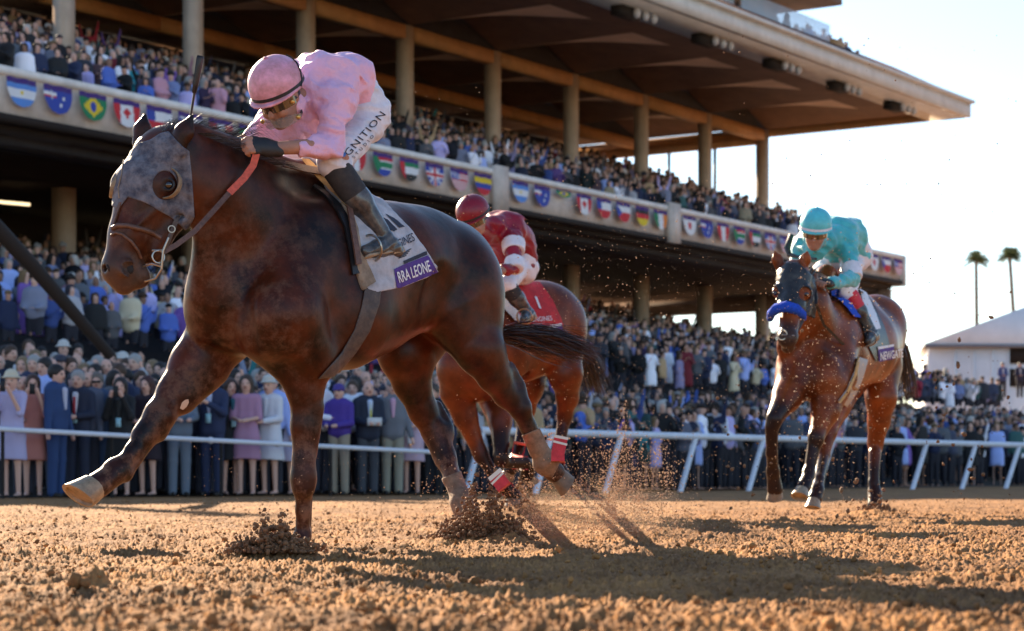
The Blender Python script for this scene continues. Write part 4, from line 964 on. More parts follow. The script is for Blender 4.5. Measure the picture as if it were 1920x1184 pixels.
def hoof(name, c, down, toe, r, L_, parent, m, sole=True):
    c = Vector(c); down = Vector(down).normalized(); toe = Vector(toe); toe = (toe - down * toe.dot(down)).normalized(); side = down.cross(toe).normalized(); mb = MB(); n = 20; rings = []
    prof = [(0, .80, 0), (.12, .86, .02), (.5, .95, .12), (1.0, 1.08, .30)]; vs = []
    for (t, k, sh) in prof:
        for i in range(n):
            a = 2 * math.pi * i / n; q = math.cos(a); heel = .86 if q < -.5 else 1.0
            lt = L_ * t * (1 - .22 * (1 - q) / 2 * (t > .9))
            vs.append(c + down * lt + toe * (q * r * 1.12 * k * heel + sh * r) + side * (math.sin(a) * r * k))
    base = len(vs)
    for i in range(n):       # shoe rim and hollow sole
        a = 2 * math.pi * i / n; q = math.cos(a); lt = L_ * (1 - .22 * (1 - q) / 2)
        vs.append(c + down * lt + toe * (q * r * 1.12 * .86 + .30 * r) + side * (math.sin(a) * r * .86))
    for i in range(n):
        a = 2 * math.pi * i / n; q = math.cos(a); lt = L_ * (1 - .22 * (1 - q) / 2) - .012
        vs.append(c + down * lt + toe * (q * r * 1.12 * .8 + .30 * r) + side * (math.sin(a) * r * .8))
    fs = [(j * n + i, j * n + (i + 1) % n, (j + 1) * n + (i + 1) % n, (j + 1) * n + i) for j in range(len(prof) + 1) for i in range(n)]; fs.append(tuple((len(prof) + 1) * n + i for i in range(n))); fs.append(tuple(reversed(range(n))))
    mb.add(vs, fs); return mb.build(name, m, parent, True)
def hair(name, roots, m, parent, w=.0016, seg=5):
    """roots: list of polylines (>=3 Vectors); thin tapered ribbons"""
    vs = []; fs = []
    for pl in roots:
        b = len(vs); n = len(pl); sd = Vector((rng.uniform(-1, 1), rng.uniform(-1, 1), rng.uniform(-1, 1)))
        for i, p in enumerate(pl):
            d = (pl[min(i + 1, n - 1)] - pl[max(i - 1, 0)]).normalized(); s_ = d.cross(sd).normalized() * w * (1 - .75 * i / (n - 1)); vs += [p - s_, p + s_]
        fs += [(b + 2 * i, b + 2 * i + 1, b + 2 * i + 3, b + 2 * i + 2) for i in range(n - 1)]
    mb = MB(); mb.add(vs, fs); return mb.build(name, m, parent, True)
M_HOOF = mat('hoof_horn', (.22, .15, .09), .45, noise=(30, .35), bump=(60, .3, .004))
M_HOOFPALE = mat('pale_dusty_hoof', (.34, .25, .16), .4, noise=(25, .4), bump=(60, .3, .004))
M_LEATH = mat('brown_leather', (.13, .062, .040), .5, noise=(60, .4), bump=(200, .3, .002))
M_DLEATH = mat('black_leather', (.014, .012, .013), .42, noise=(40, .4), bump=(200, .3, .002))
M_DUSTLEATH = mat('dusty_dark_leather', (.045, .035, .035), .6, noise=(30, .7, (.14, .10, .075)), bump=(200, .3, .002))
M_STEEL = mat('bit_steel', (.40, .36, .31), .35, metal=1)
M_REDRUB = mat('red_rubber_grip', (.62, .10, .055), .6, noise=(60, .3), bump=(300, .4, .002))
M_HOOD = mat('grey_dusty_hood_fabric', (.030, .035, .06), .75, noise=(22, .9, (.21, .205, .23)), bump=(16, .7, .014))
M_CUP = mat('cream_blinker_cup', (.30, .23, .15), .5, noise=(30, .4))
M_NOST = mat('nostril_skin', (.012, .006, .005), .7)
M_EYE = mat('horse_eye', (.012, .006, .004), .06, coat=1)
M_CLOTH = mat('white_saddle_cloth', (.46, .46, .50), .8, noise=(14, .3), bump=(90, .25, .003))
M_PURPLE = mat('purple_band', (.085, .035, .25), .75, noise=(20, .25))
M_BLACKP = mat('black_print', (.02, .024, .045), .7)
M_WHITEP = mat('white_print', (.75, .75, .78), .7)
M_TAN = mat('tan_saddle_foam', (.62, .36, .13), .7, noise=(30, .3))
M_BEIGE = mat('dusty_beige_cloth', (.36, .27, .19), .85, noise=(14, .45), bump=(60, .3, .004))
M_MANE = mat('black_mane_hair', (.016, .011, .010), .35, sheen=.3)
M_TAIL = mat('brown_black_tail_hair', (.035, .016, .012), .38)
M_WRAP = mat('dusty_leg_wrap', (.26, .16, .10), .9, noise=(30, .4), bump=(80, .4, .004))
# ---------------- tack of the leading horse ----------------
bl = bvh_of(LV, LQ); T = T_LEAD
hb = local_box(HL.f, [P(200, 230, 9), P(200, 450, 9), P(375, 230, 9), P(375, 450, 9)], .14)
hood_poly = [(262, 268), (282, 262), (300, 250), (316, 246), (330, 262), (344, 276), (355, 284), (360, 330), (365, 408), (350, 436), (338, 424), (322, 409), (298, 396), (273, 381), (240, 370), (223, 392), (205, 385), (200, 330), (225, 300)]
hood, hv, hq = shell(HL, hb, hood_poly, .007, holes=[(309, 348, 23, 27)], name='hood', m=M_HOOD, parent=T, wr=.012)
bh = bvh_of(hv, hq)
mb = MB(); e_ = cam_hit(bl, 317, 347)[0] or P(317, 347, 8.9); mb.ell(e_ + Vector((0, .006, 0)), (.023, .016, .018), 16, 10); mb.build('eye', M_EYE, T, True)
mb = MB(); mb.ring(e_ + Vector((0, -.004, 0)), (-.2, -1, .05), .023, .006, 18, 8); mb.build('eyelid', M_DLEATH, T, True)
for (nx, ny, ra) in ((241, 503, (.020, .007, .027)), (203, 503, (.007, .010, .018))):
    h_ = cam_hit(bl, nx, ny)[0]
    if h_ is not None: mb = MB(); mb.ell(h_ + Vector((0, .003, 0)), ra, 14, 8, Matrix.Rotation(R(-25), 3, 'Y')); mb.build('nostril', M_NOST, T, True)
# blinker cups
def cup(c, ax, R0, parent, a0, a1, d):
    mb = MB(); c = Vector(c); ax = Vector(ax).normalized(); u = Vector((0, 0, 1)); u = (u - ax * u.dot(ax)).normalized(); w_ = ax.cross(u); n = 18; vs = []
    for i in range(n + 1):
        t = a0 + (a1 - a0) * i / n; q = u * math.cos(t) + w_ * math.sin(t); k = math.sin(math.pi * i / n) ** .6
        for (rr, hh) in ((R0, 0), (R0 * 1.02, d * k), (R0 * .98, d * k + .004), (R0 * .90, d * k * .9), (R0 * .86, 0)): vs.append(c + q * rr + ax * hh)
    fs = [(i * 5 + j, i * 5 + j + 1, i * 5 + j + 6, i * 5 + j + 5) for i in range(n) for j in range(4)]
    mb.add(vs, fs); return mb.build('blinker_cup', M_CUP, parent, True)
cup((cam_hit(bh, 340, 345)[0] or P(312, 348, 8.9)) + Vector((-.058, -.01, 0)), (-.15, -1, .05), .066, hood, R(-10), R(-200), .040)
cup(P(222, 345, 8.99), (-.95, -.1, 0), .060, hood, R(-60), R(-300), .034)
# bridle
def cord(name, bvh, pts, r, m, parent, off=.004, ends=()):
    sub = []
    for a, b in zip(pts, pts[1:]): sub += [(a[0] + (b[0] - a[0]) * t, a[1] + (b[1] - a[1]) * t) for t in (0, .25, .5, .75)]
    sub.append(pts[-1]); mb = MB(); mb.tube([Vector(v) for v in drape(bvh, sub, off, 9)] + list(ends), r, 10); return mb.build(name, m, parent, True)
cord('noseband', bl, [(212, 429), (222, 424), (240, 424), (262, 429), (285, 437), (302, 447)], .0105, M_LEATH, T)
cord('flash_strap', bl, [(210, 442), (218, 437), (230, 440), (246, 453), (258, 470), (263, 484)], .0065, M_LEATH, T)
cord('browband_stitching', bh, [(232, 300), (228, 330), (222, 352), (224, 372)], .0022, M_BEIGE, T, .002)
strap('cheek_strap', bh, [(334, 408), (328, 420), (322, 436)], 9, M_DUSTLEATH, T, off=.008, th=.006)
mb = MB(); mb.tube([P(322, 436, 8.84), P(316, 452, 8.84), P(308, 470, 8.84)], S(8.84, 4.5)); mb.build('cheek_strap', M_DUSTLEATH, T, True)
mb = MB(); mb.ring(P(297, 482, 8.82), (.5, -1, .1), .026, .0034); mb.tube([P(316, 446, 8.82), P(306, 470, 8.81), P(303, 505, 8.82)], S(8.8, 2.2)); mb.tube([P(286, 470, 8.84), P(303, 470, 8.82)], S(8.8, 2.2))
mb.tube([P(303, 505, 8.82), P(292, 522, 8.83), P(272, 528, 8.87)], S(8.8, 2.0)); mb.tube([P(303, 500, 8.82), P(285, 495, 8.83), P(268, 500, 8.88)], S(8.8, 2.0)); mb.build('bit', M_STEEL, T, True)
mb = MB(); mb.ring(P(322, 430, 8.83), (.2, -1, 0), .014, .003, 12); mb.build('buckle', M_STEEL, T, True)
def flatbelt(name, pts, wd, m, parent, th=.004):
    mb = MB(); pts = [P(*p) for p in pts]
    sub = []
    for i in range(len(pts) - 1):
        for t in (0, .5): sub.append(pts[i].lerp(pts[i + 1], t))
    sub.append(pts[-1]); vs = []; n = len(sub)
    for i, p in enumerate(sub):
        d = (sub[min(i + 1, n - 1)] - sub[max(i - 1, 0)]).normalized(); vw = Vector((0, 1, 0)); s_ = d.cross(vw).normalized() * wd / 2; k = s_.cross(d).normalized() * th / 2
        vs += [p - s_ - k, p + s_ - k, p + s_ + k, p - s_ + k]
    fs = []
    for i in range(n - 1):
        for j in range(4): fs.append((i * 4 + j, i * 4 + (j + 1) % 4, i * 4 + 4 + (j + 1) % 4, i * 4 + 4 + j))
    fs += [(3, 2, 1, 0), (4 * n - 4, 4 * n - 3, 4 * n - 2, 4 * n - 1)]
    mb.add(vs, fs); return mb.build(name, m, parent, True)
flatbelt('rein_grip', [(481, 288, 9.03), (475, 310, 9.03), (458, 334, 9.01), (430, 362, 8.98)], .030, M_REDRUB, T)
flatbelt('rein', [(431, 361, 8.982), (400, 396, 8.93), (365, 434, 8.88), (330, 460, 8.85), (304, 474, 8.83)], .022, M_LEATH, T)
strap('rein', bl, [(228, 380), (214, 420)], 4, M_LEATH, T, off=.006)
# cloth, girth, saddle
sh_poly_pix = [(598, 325), (640, 384), (662, 440), (666, 500), (680, 541), (705, 549), (757, 538), (820, 511), (812, 493), (798, 470), (768, 430), (738, 400), (712, 378)]
loc = []
for q in sh_poly_pix:
    h_ = cam_hit(bl, *q)[0]
    if h_ is None: h_ = P(q[0], q[1], 9.8)
    L_ = HL.f.L(h_); loc.append((L_[0], L_[2]))
loc[0] = (loc[0][0] + .02, 1.9); loc[-1] = (loc[-1][0], 1.9)
cb = local_box(HL.f, [P(600, 330, 9.2), P(830, 560, 10.2), P(600, 560, 9.3), P(800, 330, 10.2)], .12); cb[0][1] = -.5; cb[1][1] = .5
cloth, cv, cq = shell(HL, cb, loc, .011, name='saddle_cloth', m=M_CLOTH, parent=T, mode='loc', wr=.012)
bc = bvh_of(cv, cq)
mb = MB(); mb.add(*draped_poly(bc, [(752, 539), (821, 511), (802, 479), (755, 497), (738, 505), (743, 540)], .003)); pb = mb.build('name_band', M_PURPLE, cloth, True)
mb = MB(); mb.add(*draped_poly(bc, [(757, 496), (801, 478), (799, 471), (755, 490)], .003)); mb.build('band_trim', M_BLACKP, cloth, True)
draped_text('lettering', 'RRA LEONE', bc, (746.0, 531.0), (11.6, -4.4), (-7.0, -28.0), M_WHITEP, cloth, .007, .016, spacing=1.0)
draped_text('lettering', 'LONGINES', bc, (724.0, 476.0), (11.0, -5.0), (-7.0, -21.0), M_BLACKP, cloth, .006, .004)
for pl in ([(717, 408), (726, 430), (738, 435), (744, 431), (727, 413)], [(721, 401), (740, 411), (758, 426), (748, 428), (733, 414)]):
    mb = MB(); mb.add(*draped_poly(bc, pl, .004)); mb.build('number', M_BLACKP, cloth, True)
mb = MB()
for k in range(4): mb.add(*draped_poly(bc, [(752 - 2 * k, 475 + 3 * k), (770 - 3 * k, 466 + 4.2 * k), (770 - 3 * k, 468 + 4.2 * k), (752 - 2 * k, 477 + 3 * k)], .004, 1.0))
mb.build('emblem', M_BLACKP, cloth)
gb = local_box(HL.f, [P(610, 540, 9.3), P(720, 540, 9.9), P(610, 710, 9.3), P(720, 710, 9.9)], .15); gb[0][1] = -.5; gb[1][1] = .5
shell(HL, gb, [(686, 530), (716, 535), (712, 570), (694, 622), (668, 662), (632, 706), (596, 712), (640, 662), (664, 620), (678, 575)], .010, name='girth', m=M_DUSTLEATH, parent=T, wr=.004)
mb = MB(); mb.add(*draped_poly(bc, [(636, 380), (655, 384), (670, 430), (676, 470), (690, 500), (703, 530), (679, 544), (668, 505), (663, 450), (650, 410)], .010)); mb.build('saddle_pad', M_BEIGE, T, True)
mb = MB(); mb.add(*draped_poly(bl, [(556, 306), (574, 308), (612, 342), (655, 384), (648, 398), (634, 386), (600, 352)], .030)); mb.build('saddle_foam', M_TAN, T, True)
strap('breast_strap', bl, [(520, 312), (560, 322), (598, 330), (622, 342), (640, 362), (648, 385), (655, 440), (664, 500)], 10, M_LEATH, T, off=.034, th=.006)
strap('flap_shadow_line', bl, [(585, 350), (610, 368), (632, 392), (650, 425), (661, 470), (668, 515)], [6, 20], M_DLEATH, T, off=.010, th=.008)  # dark strip painting the shadow line along the saddle flap
# hooves, wraps, mane, tail, chestnut
hoof('hoof', P(180, 911, 8.965), (-.50, -.45, -.62), (-.82, -.35, .1), .068, .098, T, M_HOOFPALE)
hoof('hoof', P(556, 1030, 9.3), (-.2, -.15, -1), (-1, -.5, -.1), .055, .08, T, M_HOOF)
hoof('hoof', P(1044, 890, 10.42), (.62, .1, -.55), (.5, -.3, -.85), .052, .085, T, M_HOOF)
hoof('hoof', P(886, 984, 10.02), (.1, -.2, -1), (-.6, -.7, -.1), .055, .08, T, M_HOOF)
for q in ([(962, 824), (1014, 802), (1050, 868), (1036, 896), (1000, 890)], [(822, 900), (866, 882), (900, 950), (884, 972), (850, 962)]):
    Yq = 10.3 if q[0][0] > 900 else 10.15; lb = local_box(HL.f, [P(a_, b_, Yq) for a_, b_ in q], .09)
    shell(HL, lb, q, .006, name='leg_wrap', m=M_WRAP, parent=T, wr=.006)
mb = MB(); mb.add(*draped_poly(bl, [(337, 766), (341, 755), (347, 750), (353, 749), (354, 755), (350, 763), (343, 769)], .001, .8)); mb.build('chestnut', mat('chestnut_callus', (.55, .42, .33), .7), T, True)
# mane and tail
r_ = random.Random(3); hs = []
for i in range(1700):
    t = r_.random() ** 1.1; bx, by, bY = (352 + t * 125, 236 + t * 62 + 6 * math.sin(t * 9), 9.02 + .38 * t)
    a = P(bx + r_.uniform(-3, 3), by + r_.uniform(-4, 8), bY + r_.uniform(-.06, .05)); Lh = r_.uniform(.05, .12) * (1.15 - .4 * t)
    up = r_.uniform(-.1, 1.0) if r_.random() < .6 else r_.uniform(-.6, .1); dr = Vector((1.0, .35, up)).normalized() * Lh
    b = a + dr * .5 + Vector((0, 0, .012 * r_.random())); c = a + dr + Vector((r_.uniform(-.01, .01), r_.uniform(-.03, .03), r_.uniform(-.035, .01))); hs.append([a, b, c])
for i in range(60):
    a = P(r_.uniform(395, 470), r_.uniform(238, 268), 9.15); hs.append([a, a + Vector((.06, 0, .02 + .02 * r_.random())), a + Vector((.10 + .05 * r_.random(), .02, .03 * r_.uniform(-1, 1.5)))])
for i in range(260):      # hair lying down the near side of the neck
    t = r_.random(); q = (370 + t * 150, 250 + t * 62); h_ = cam_hit(bl, *q)[0]
    if h_ is None: continue
    a = Vector(h_) + Vector((0, -.004, 0)); b = a + Vector((.05, -.006, .0)); c = a + Vector((.11, -.012, -.03 * r_.random())); hs.append([a, b, c])
for i in range(160):      # forelock
    a = P(318 + r_.uniform(-14, 26), 246 + r_.uniform(-4, 6), 8.98 + r_.uniform(-.05, .05)); hs.append([a, a + Vector((r_.uniform(-.02, .05), 0, .035)), a + Vector((r_.uniform(-.02, .09), r_.uniform(-.02, .02), r_.uniform(.02, .06)))])
hair('mane', hs, M_MANE, T, .0011)
def tail(base, dr, Lt, spread, n, m, T, seed, droop=.25, w=.0022):
    r_ = random.Random(seed); out = []; dr = Vector(dr).normalized()
    for i in range(n):
        o = Vector((r_.gauss(0, 1), r_.gauss(0, 1), r_.gauss(0, 1))) * spread * .22; p = Vector(base) + o * .5; L_ = Lt * r_.uniform(.55, 1.05); pl = [p]; o2 = Vector((r_.gauss(0, 1), r_.gauss(0, 1), r_.gauss(0, 1) * .9)) * spread
        ph = r_.uniform(0, 6)
        for k in range(1, 7): t = k / 6; pl.append(p + dr * L_ * t + o2 * (t ** .6) * (1 - .3 * t) + Vector((0, 0, -droop * L_ * t * t + .018 * math.sin(t * 7 + ph) * t)))
        out.append(pl)
    return hair('tail', out, m, T, w)
tail(P(932, 628, 10.46), (1, .25, .06), .46, .045, 1700, M_TAIL, T, 5, .22, .0024)
# ---------------- second horse (bay, red tack), mostly behind the leader's quarters ----------------
def wraps(bvh, segs, m, T, name='leg_wrap', off=.003):
    for pts, w_ in segs: strap(name, bvh, pts, w_, m, T, off=off, th=.004)
def horse_two():
    H = Horse((-.70, -.71), (-1.5, -.62, -.1), (1.5, .62, 1.95), .013, (0.0, 16.2, 0)); h, n = H.h, H.n
    H.c((905, 665, 16.0, 84), (985, 630, 16.3, 78), .08, .8); H.c((985, 630, 16.3, 78), (1030, 600, 16.5, 68), .08, .85)
    H.e((960, 560, 16.2), (.3, .13, .14), .12)
    H.c((868, 690, 15.7, 52), (925, 655, 16.0, 78), .08, .85); H.e((862, 690, 15.65), (.14, .17, .2), .05); H.e((900, 722, 15.7), (.14, .14, .13), .05)
    H.c((1010, 590, 16.45, 62), (1035, 605, 16.6, 58), .06, .95); H.e((1050, 620, 16.6), (.19, .22, .27), .06); H.e((1062, 650, 16.6), (.10, .14, .22), .06)
    H.chain([(885, 640, 15.8, 60), (850, 590, 15.5, 44), (820, 545, 15.2, 32), (800, 530, 15.1, 26)], .06, .65)      # neck
    H.c((800, 532, 15.05, 24), (792, 600, 14.95, 15), .04, .8); H.e((790, 606, 14.95), (.06, .06, .06), .03); H.c((806, 520, 15.1, 6), (810, 502, 15.1, 3), .02)
    # left fore planted, sloping back
    H.chain([(858, 735, 15.75, 36), (872, 780, 15.78, 23), (896, 840, 15.8, 15)], .04, .9); H.e((901, 852, 15.8), (.06, .055, .075), .03); H.chain([(905, 858, 15.8, 13), (922, 886, 15.8, 10), (945, 912, 15.82, 12), (962, 930, 15.85, 15)], .02)
    # right fore folded
    H.chain([(920, 730, 16.1, 34), (938, 790, 15.9, 22), (940, 848, 15.75, 15)], .04, .9); H.e((940, 860, 15.74), (.06, .06, .07), .03); H.chain([(946, 868, 15.78, 11), (985, 868, 15.95, 10.5), (990, 874, 16.0, 13), (988, 892, 16.05, 14)], .02)
    # left hind
    H.c((1045, 640, 16.5, 52), (1060, 700, 16.45, 36), .06, .8); H.chain([(1060, 700, 16.45, 34), (1064, 745, 16.55, 22), (1058, 778, 16.6, 15)], .04, .85); H.e((1060, 780, 16.6), (.06, .05, .08), .03)
    H.chain([(1056, 795, 16.6, 12), (1045, 860, 16.5, 10), (1052, 885, 16.5, 13), (1062, 912, 16.48, 14)], .02)
    # right hind
    H.c((990, 660, 16.75, 56), (985, 720, 16.6, 40), .06, .8); H.chain([(985, 720, 16.6, 38), (985, 765, 16.65, 20), (982, 792, 16.7, 15)], .04, .85); H.chain([(982, 798, 16.7, 13), (972, 845, 16.6, 10), (964, 868, 16.55, 13), (956, 882, 16.5, 13)], .02)
    H.e((960, 700, 16.05), (.16, .07, .12), .08, 's')
    V, Q = H.f.mesh(smooth=1); return H, V, Q
H2, V2, Q2 = horse_two()
M_BAY2 = horse_mat('red_bay_coat', (.06, .013, .005), (.19, .042, .011), (.20, .11, .07), .15, .36)
c2 = paint(V2, [((896, 820, 15.8), (962, 930, 15.85), .13, 3), ((940, 790, 15.9), (940, 860, 15.75), .13, 2), ((940, 860, 15.75), (990, 890, 16), .12, 20), ((1058, 770, 16.6), (1062, 915, 16.5), .12, 3), ((982, 780, 16.7), (956, 885, 16.5), .12, 3)], None, .3, 8)
T2 = empty('race_horse', (0, 16.2, 0), 'red bay racehorse with red saddle cloth and red leg wraps, running just behind the leader', 'horse', 'galloping racehorses')
link('body', np_mesh('body', V2, Q2, c2), M_BAY2, T2); b2 = bvh_of(V2, Q2)
M_RED = mat('red_cloth', (.52, .018, .02), .65, noise=(20, .3), bump=(60, .3, .004)); M_REDW = mat('red_leg_wrap', (.62, .035, .05), .7, noise=(40, .3), bump=(90, .4, .004)); M_WH = mat('white_fleece', (.72, .66, .58), .9, bump=(60, .5, .006))
mb = MB(); mb.add(*draped_poly(b2, [(955, 536), (978, 526), (1012, 532), (1034, 562), (1050, 598), (1055, 612), (1010, 622), (985, 620)], .012, 3, 16.1)); cl2 = mb.build('saddle_cloth', M_RED, T2, True)
mb = MB(); mb.add(*draped_poly(b2, [(1008, 615), (1050, 607), (1051, 612), (1012, 621)], .016, 2, 16.1)); mb.build('cloth_trim', M_WHITEP, cl2, True)
mb = MB(); mb.add(*draped_poly(b2, [(1012, 620), (1051, 612), (1054, 622), (1016, 630)], .014, 2, 16.1)); mb.build('name_band', M_PURPLE, cl2, True)
mb = MB(); mb.add(*draped_poly(b2, [(938, 545), (952, 540), (975, 560), (987, 585), (990, 605), (975, 606), (965, 580)], .018, 3, 16.0)); mb.build('saddle_pad', M_REDW, T2, True)
mb = MB(); mb.add(*draped_poly(b2, [(938, 560), (946, 562), (965, 580), (976, 605), (962, 604), (945, 585)], .022, 3, 16.0)); mb.build('fleece_pad', M_WH, T2, True)
draped_text('number', '1', b2, (1004, 578), (26, 8), (-12, -30), M_WHITEP, cl2, .018, .03, 16.1)
draped_text('lettering', 'LONGINES', b2, (990, 606), (9.0, -.8), (-3.0, -12), M_WHITEP, cl2, .018, .0, 16.1)
wraps(b2, [([(927, 890), (938, 904), (952, 922)], 28), ([(1052, 822), (1046, 850), (1046, 872)], 25), ([(960, 868), (990, 868)], 24), ([(976, 830), (970, 858)], 22)], M_REDW, T2)
wraps(b2, [([(926, 887), (931, 893)], 30), ([(931, 896), (934, 899)], 30), ([(1053, 818), (1052, 823)], 27), ([(1051, 829), (1050, 833)], 27), ([(966, 868), (970, 868)], 26), ([(975, 868), (979, 868)], 26)], M_WH, T2, 'wrap_band', .006)
hoof('hoof', P(962, 930, 15.85), (.1, -.1, -1), (-.7, -.7, 0), .055, .08, T2, M_HOOF); hoof('hoof', P(988, 893, 16.05), (.3, .5, -.8), (.7, .3, .5), .053, .08, T2, M_HOOF)
hoof('hoof', P(1062, 912, 16.48), (.3, .1, -1), (-.5, -.5, -.3), .053, .08, T2, M_HOOF); hoof('hoof', P(956, 882, 16.5), (-.3, .3, -1), (-.5, -.5, -.3), .053, .08, T2, M_HOOF)
strap('breast_strap', b2, [(832, 648), (850, 660), (868, 668)], 4, M_REDW, T2, off=.01)
tail(P(1085, 640, 16.9), (.35, .5, -.6), .42, .06, 700, M_MANE, T2, 8, .2, .004)
# ---------------- third horse (bay, black hood, blue noseband), seen almost head-on ----------------
def horse_three():
    H = Horse((-.42, -.91), (-1.2, -.66, -.1), (2.55, .66, 1.95), .011, (2.55, 16.9, 0)); h, n = H.h, H.n
    # croup, barrel, chest
    H.c((1560, 660, 16.1, 84), (1612, 650, 16.9, 76), .08, .84); H.c((1612, 650, 16.9, 76), (1632, 640, 17.4, 68), .08, .9)
    H.e((1640, 612, 17.5), (.24, .26, .26), .08); H.e((1652, 660, 17.6), (.16, .17, .30), .07); H.e((1610, 650, 17.5), (.18, .16, .28), .07)
    H.e((1600, 575, 16.9), (.34, .14, .13), .12); H.e((1550, 545, 16.3), (.2, .11, .2), .1)
    H.c((1512, 690, 15.6, 60), (1545, 650, 15.95, 78), .07, .95)
    H.e((1492, 700, 15.5), (.15, .13, .20), .04); H.e((1546, 712, 15.45), (.15, .14, .20), .04); H.c((1513, 640, 15.2, 5), (1518, 770, 15.3, 8), .06, op='s')
    H.c((1570, 600, 15.9, 36), (1575, 700, 15.6, 42), .07, .8)
    # neck
    H.chain([(1496, 530, 15.35, 33), (1516, 575, 15.5, 46), (1535, 630, 15.75, 66)], .07, .8); H.c((1520, 520, 15.6, 16), (1552, 545, 16.1, 24), .08, .8)
    H.c((1478, 650, 15.45, 22), (1492, 600, 15.4, 30), .06)
    # head, facing the camera a little left
    fx = unit([-.17, -.45, -.88]); hn = unit([.85, -.5, .1]); H.fx, H.hn = fx, hn
    H.e((1488, 522, 15.1), (.14, .11, .12), .04, ax=(fx, hn)); H.c((1490, 530, 15.1, 29), (1484, 575, 14.98, 24), .04); H.c((1506, 540, 15.2, 22), (1500, 585, 15.15, 18), .04)
    H.c((1484, 575, 14.98, 22), (1478, 628, 14.83, 17), .03); H.e((1477, 634, 14.80), (.075, .072, .07), .03, ax=(fx, hn)); H.e((1478, 652, 14.86), (.045, .05, .04), .03, ax=(fx, hn))
    H.e((1456, 548, 15.02), (.045, .03, .04), .03, ax=(fx, hn)); H.e((1512, 550, 14.98), (.045, .035, .04), .03, ax=(fx, hn))
    H.e((1492, 632, 14.72), (.02, .02, .026), .012, 's'); H.e((1462, 632, 14.74), (.02, .02, .024), .012, 's')
    for b_, t_ in (((1462, 500, 15.15), (1452, 470, 15.15)), ((1506, 500, 15.1), (1515, 470, 15.05))):
        b_, t_ = Vp(b_), Vp(t_); m_ = b_.lerp(t_, .45); H.f.cone(b_, m_, .038, .042, .015, 'u', ((0, 1, 0), .5)); H.f.cone(m_, t_, .040, .007, .012, 'u', ((0, 1, 0), .5))
    # right fore (image left): forearm forward, folded cannon hanging
    H.chain([(1492, 715, 15.5, 42), (1475, 745, 15.35, 28), (1458, 775, 15.2, 19)], .04, .95); H.e((1452, 786, 15.15), (.066, .06, .074), .03); H.chain([(1447, 800, 15.15, 13), (1447, 850, 15.25, 10.5), (1449, 878, 15.35, 11)], .02); H.e((1449, 884, 15.36), (.05, .05, .055), .02); H.chain([(1450, 892, 15.38, 12), (1453, 918, 15.42, 15)], .02)
    # left fore: reaching down, hoof showing
    H.chain([(1555, 730, 15.5, 42), (1548, 770, 15.4, 27), (1534, 810, 15.3, 18)], .04, .95); H.e((1530, 822, 15.25), (.064, .06, .076), .03); H.chain([(1526, 838, 15.25, 13), (1518, 880, 15.2, 10.5)], .02); H.e((1516, 888, 15.18), (.05, .05, .055), .02); H.chain([(1515, 896, 15.15, 12), (1506, 916, 15.08, 14)], .02)
    # hind legs
    H.c((1652, 690, 17.5, 46), (1652, 745, 17.35, 32), .05, .85); H.chain([(1652, 745, 17.35, 30), (1648, 790, 17.4, 20), (1642, 825, 17.45, 16)], .04); H.e((1641, 838, 17.45), (.06, .06, .085), .03); H.chain([(1640, 850, 17.4, 12), (1638, 905, 17.3, 10), (1640, 925, 17.28, 13), (1640, 948, 17.2, 14)], .02)
    H.c((1595, 700, 17.2, 46), (1568, 760, 16.7, 30), .05, .85); H.chain([(1568, 760, 16.7, 28), (1550, 810, 16.5, 18), (1543, 850, 16.4, 14)], .04); H.chain([(1543, 855, 16.4, 13), (1535, 900, 16.1, 10.5), (1532, 920, 16.0, 13), (1528, 935, 15.95, 14)], .02)
    H.e((1620, 730, 16.9), (.2, .08, .10), .08, 's')
    V, Q = H.f.mesh(smooth=1); return H, V, Q
H3, V3, Q3 = horse_three()
M_BAY3 = horse_mat('bright_bay_coat', (.09, .019, .005), (.30, .070, .015), (.22, .12, .07), .15, .34)
c3 = paint(V3, [((1466, 760, 15.3), (1448, 800, 15.15), .14, 2), ((1448, 800, 15.15), (1453, 918, 15.42), .13, 20), ((1540, 800, 15.3), (1520, 850, 15.2), .13, 2), ((1520, 850, 15.2), (1506, 916, 15.08), .12, 20), ((1644, 810, 17.4), (1640, 948, 17.2), .13, 2), ((1550, 810, 16.5), (1528, 935, 15.95), .12, 2)],
     [((1477, 640, 14.78), .15, .2)], .3, 12); mz = np.clip((.16 - np.linalg.norm(V3 - np.array(P(1477, 636, 14.8)), axis=1)) * 12, 0, 1); c3[:, 0] = np.maximum(c3[:, 0], mz * .85)
T3 = empty('race_horse', (2.55, 16.9, 0), 'bright bay racehorse in black hood with fluffy blue noseband, galloping at the right', 'horse', 'galloping racehorses')
link('body', np_mesh('body', V3, Q3, c3), M_BAY3, T3); b3 = bvh_of(V3, Q3)
hb = local_box(H3.f, [P(1440, 480, 15), P(1530, 480, 15.2), P(1440, 620, 14.8), P(1530, 620, 15.2)], .16)
M_HOOD3 = mat('black_hood_fabric', (.012, .012, .014), .38, noise=(26, .5, (.05, .045, .04)), bump=(40, .35, .006))
hd3, h3v, h3q = shell(H3, hb, [(1455, 508), (1475, 492), (1497, 492), (1512, 506), (1528, 520), (1534, 560), (1528, 598), (1512, 592), (1496, 578), (1470, 574), (1452, 582), (1444, 560), (1446, 530)], .009, holes=[(1510, 551, 12, 13), (1452, 549, 7, 13)], name='hood', m=M_HOOD3, parent=T3, wr=.01)
bh3 = bvh_of(h3v, h3q)
for ex, ey, eY in ((1512, 552, 14.9), (1453, 550, 14.98)):
    p_ = cam_hit(b3, ex, ey)[0] or P(ex, ey, eY); mb = MB(); mb.ell(p_ + Vector((0, .008, 0)), (.020, .015, .016), 12, 8); mb.build('eye', M_EYE, T3, True)
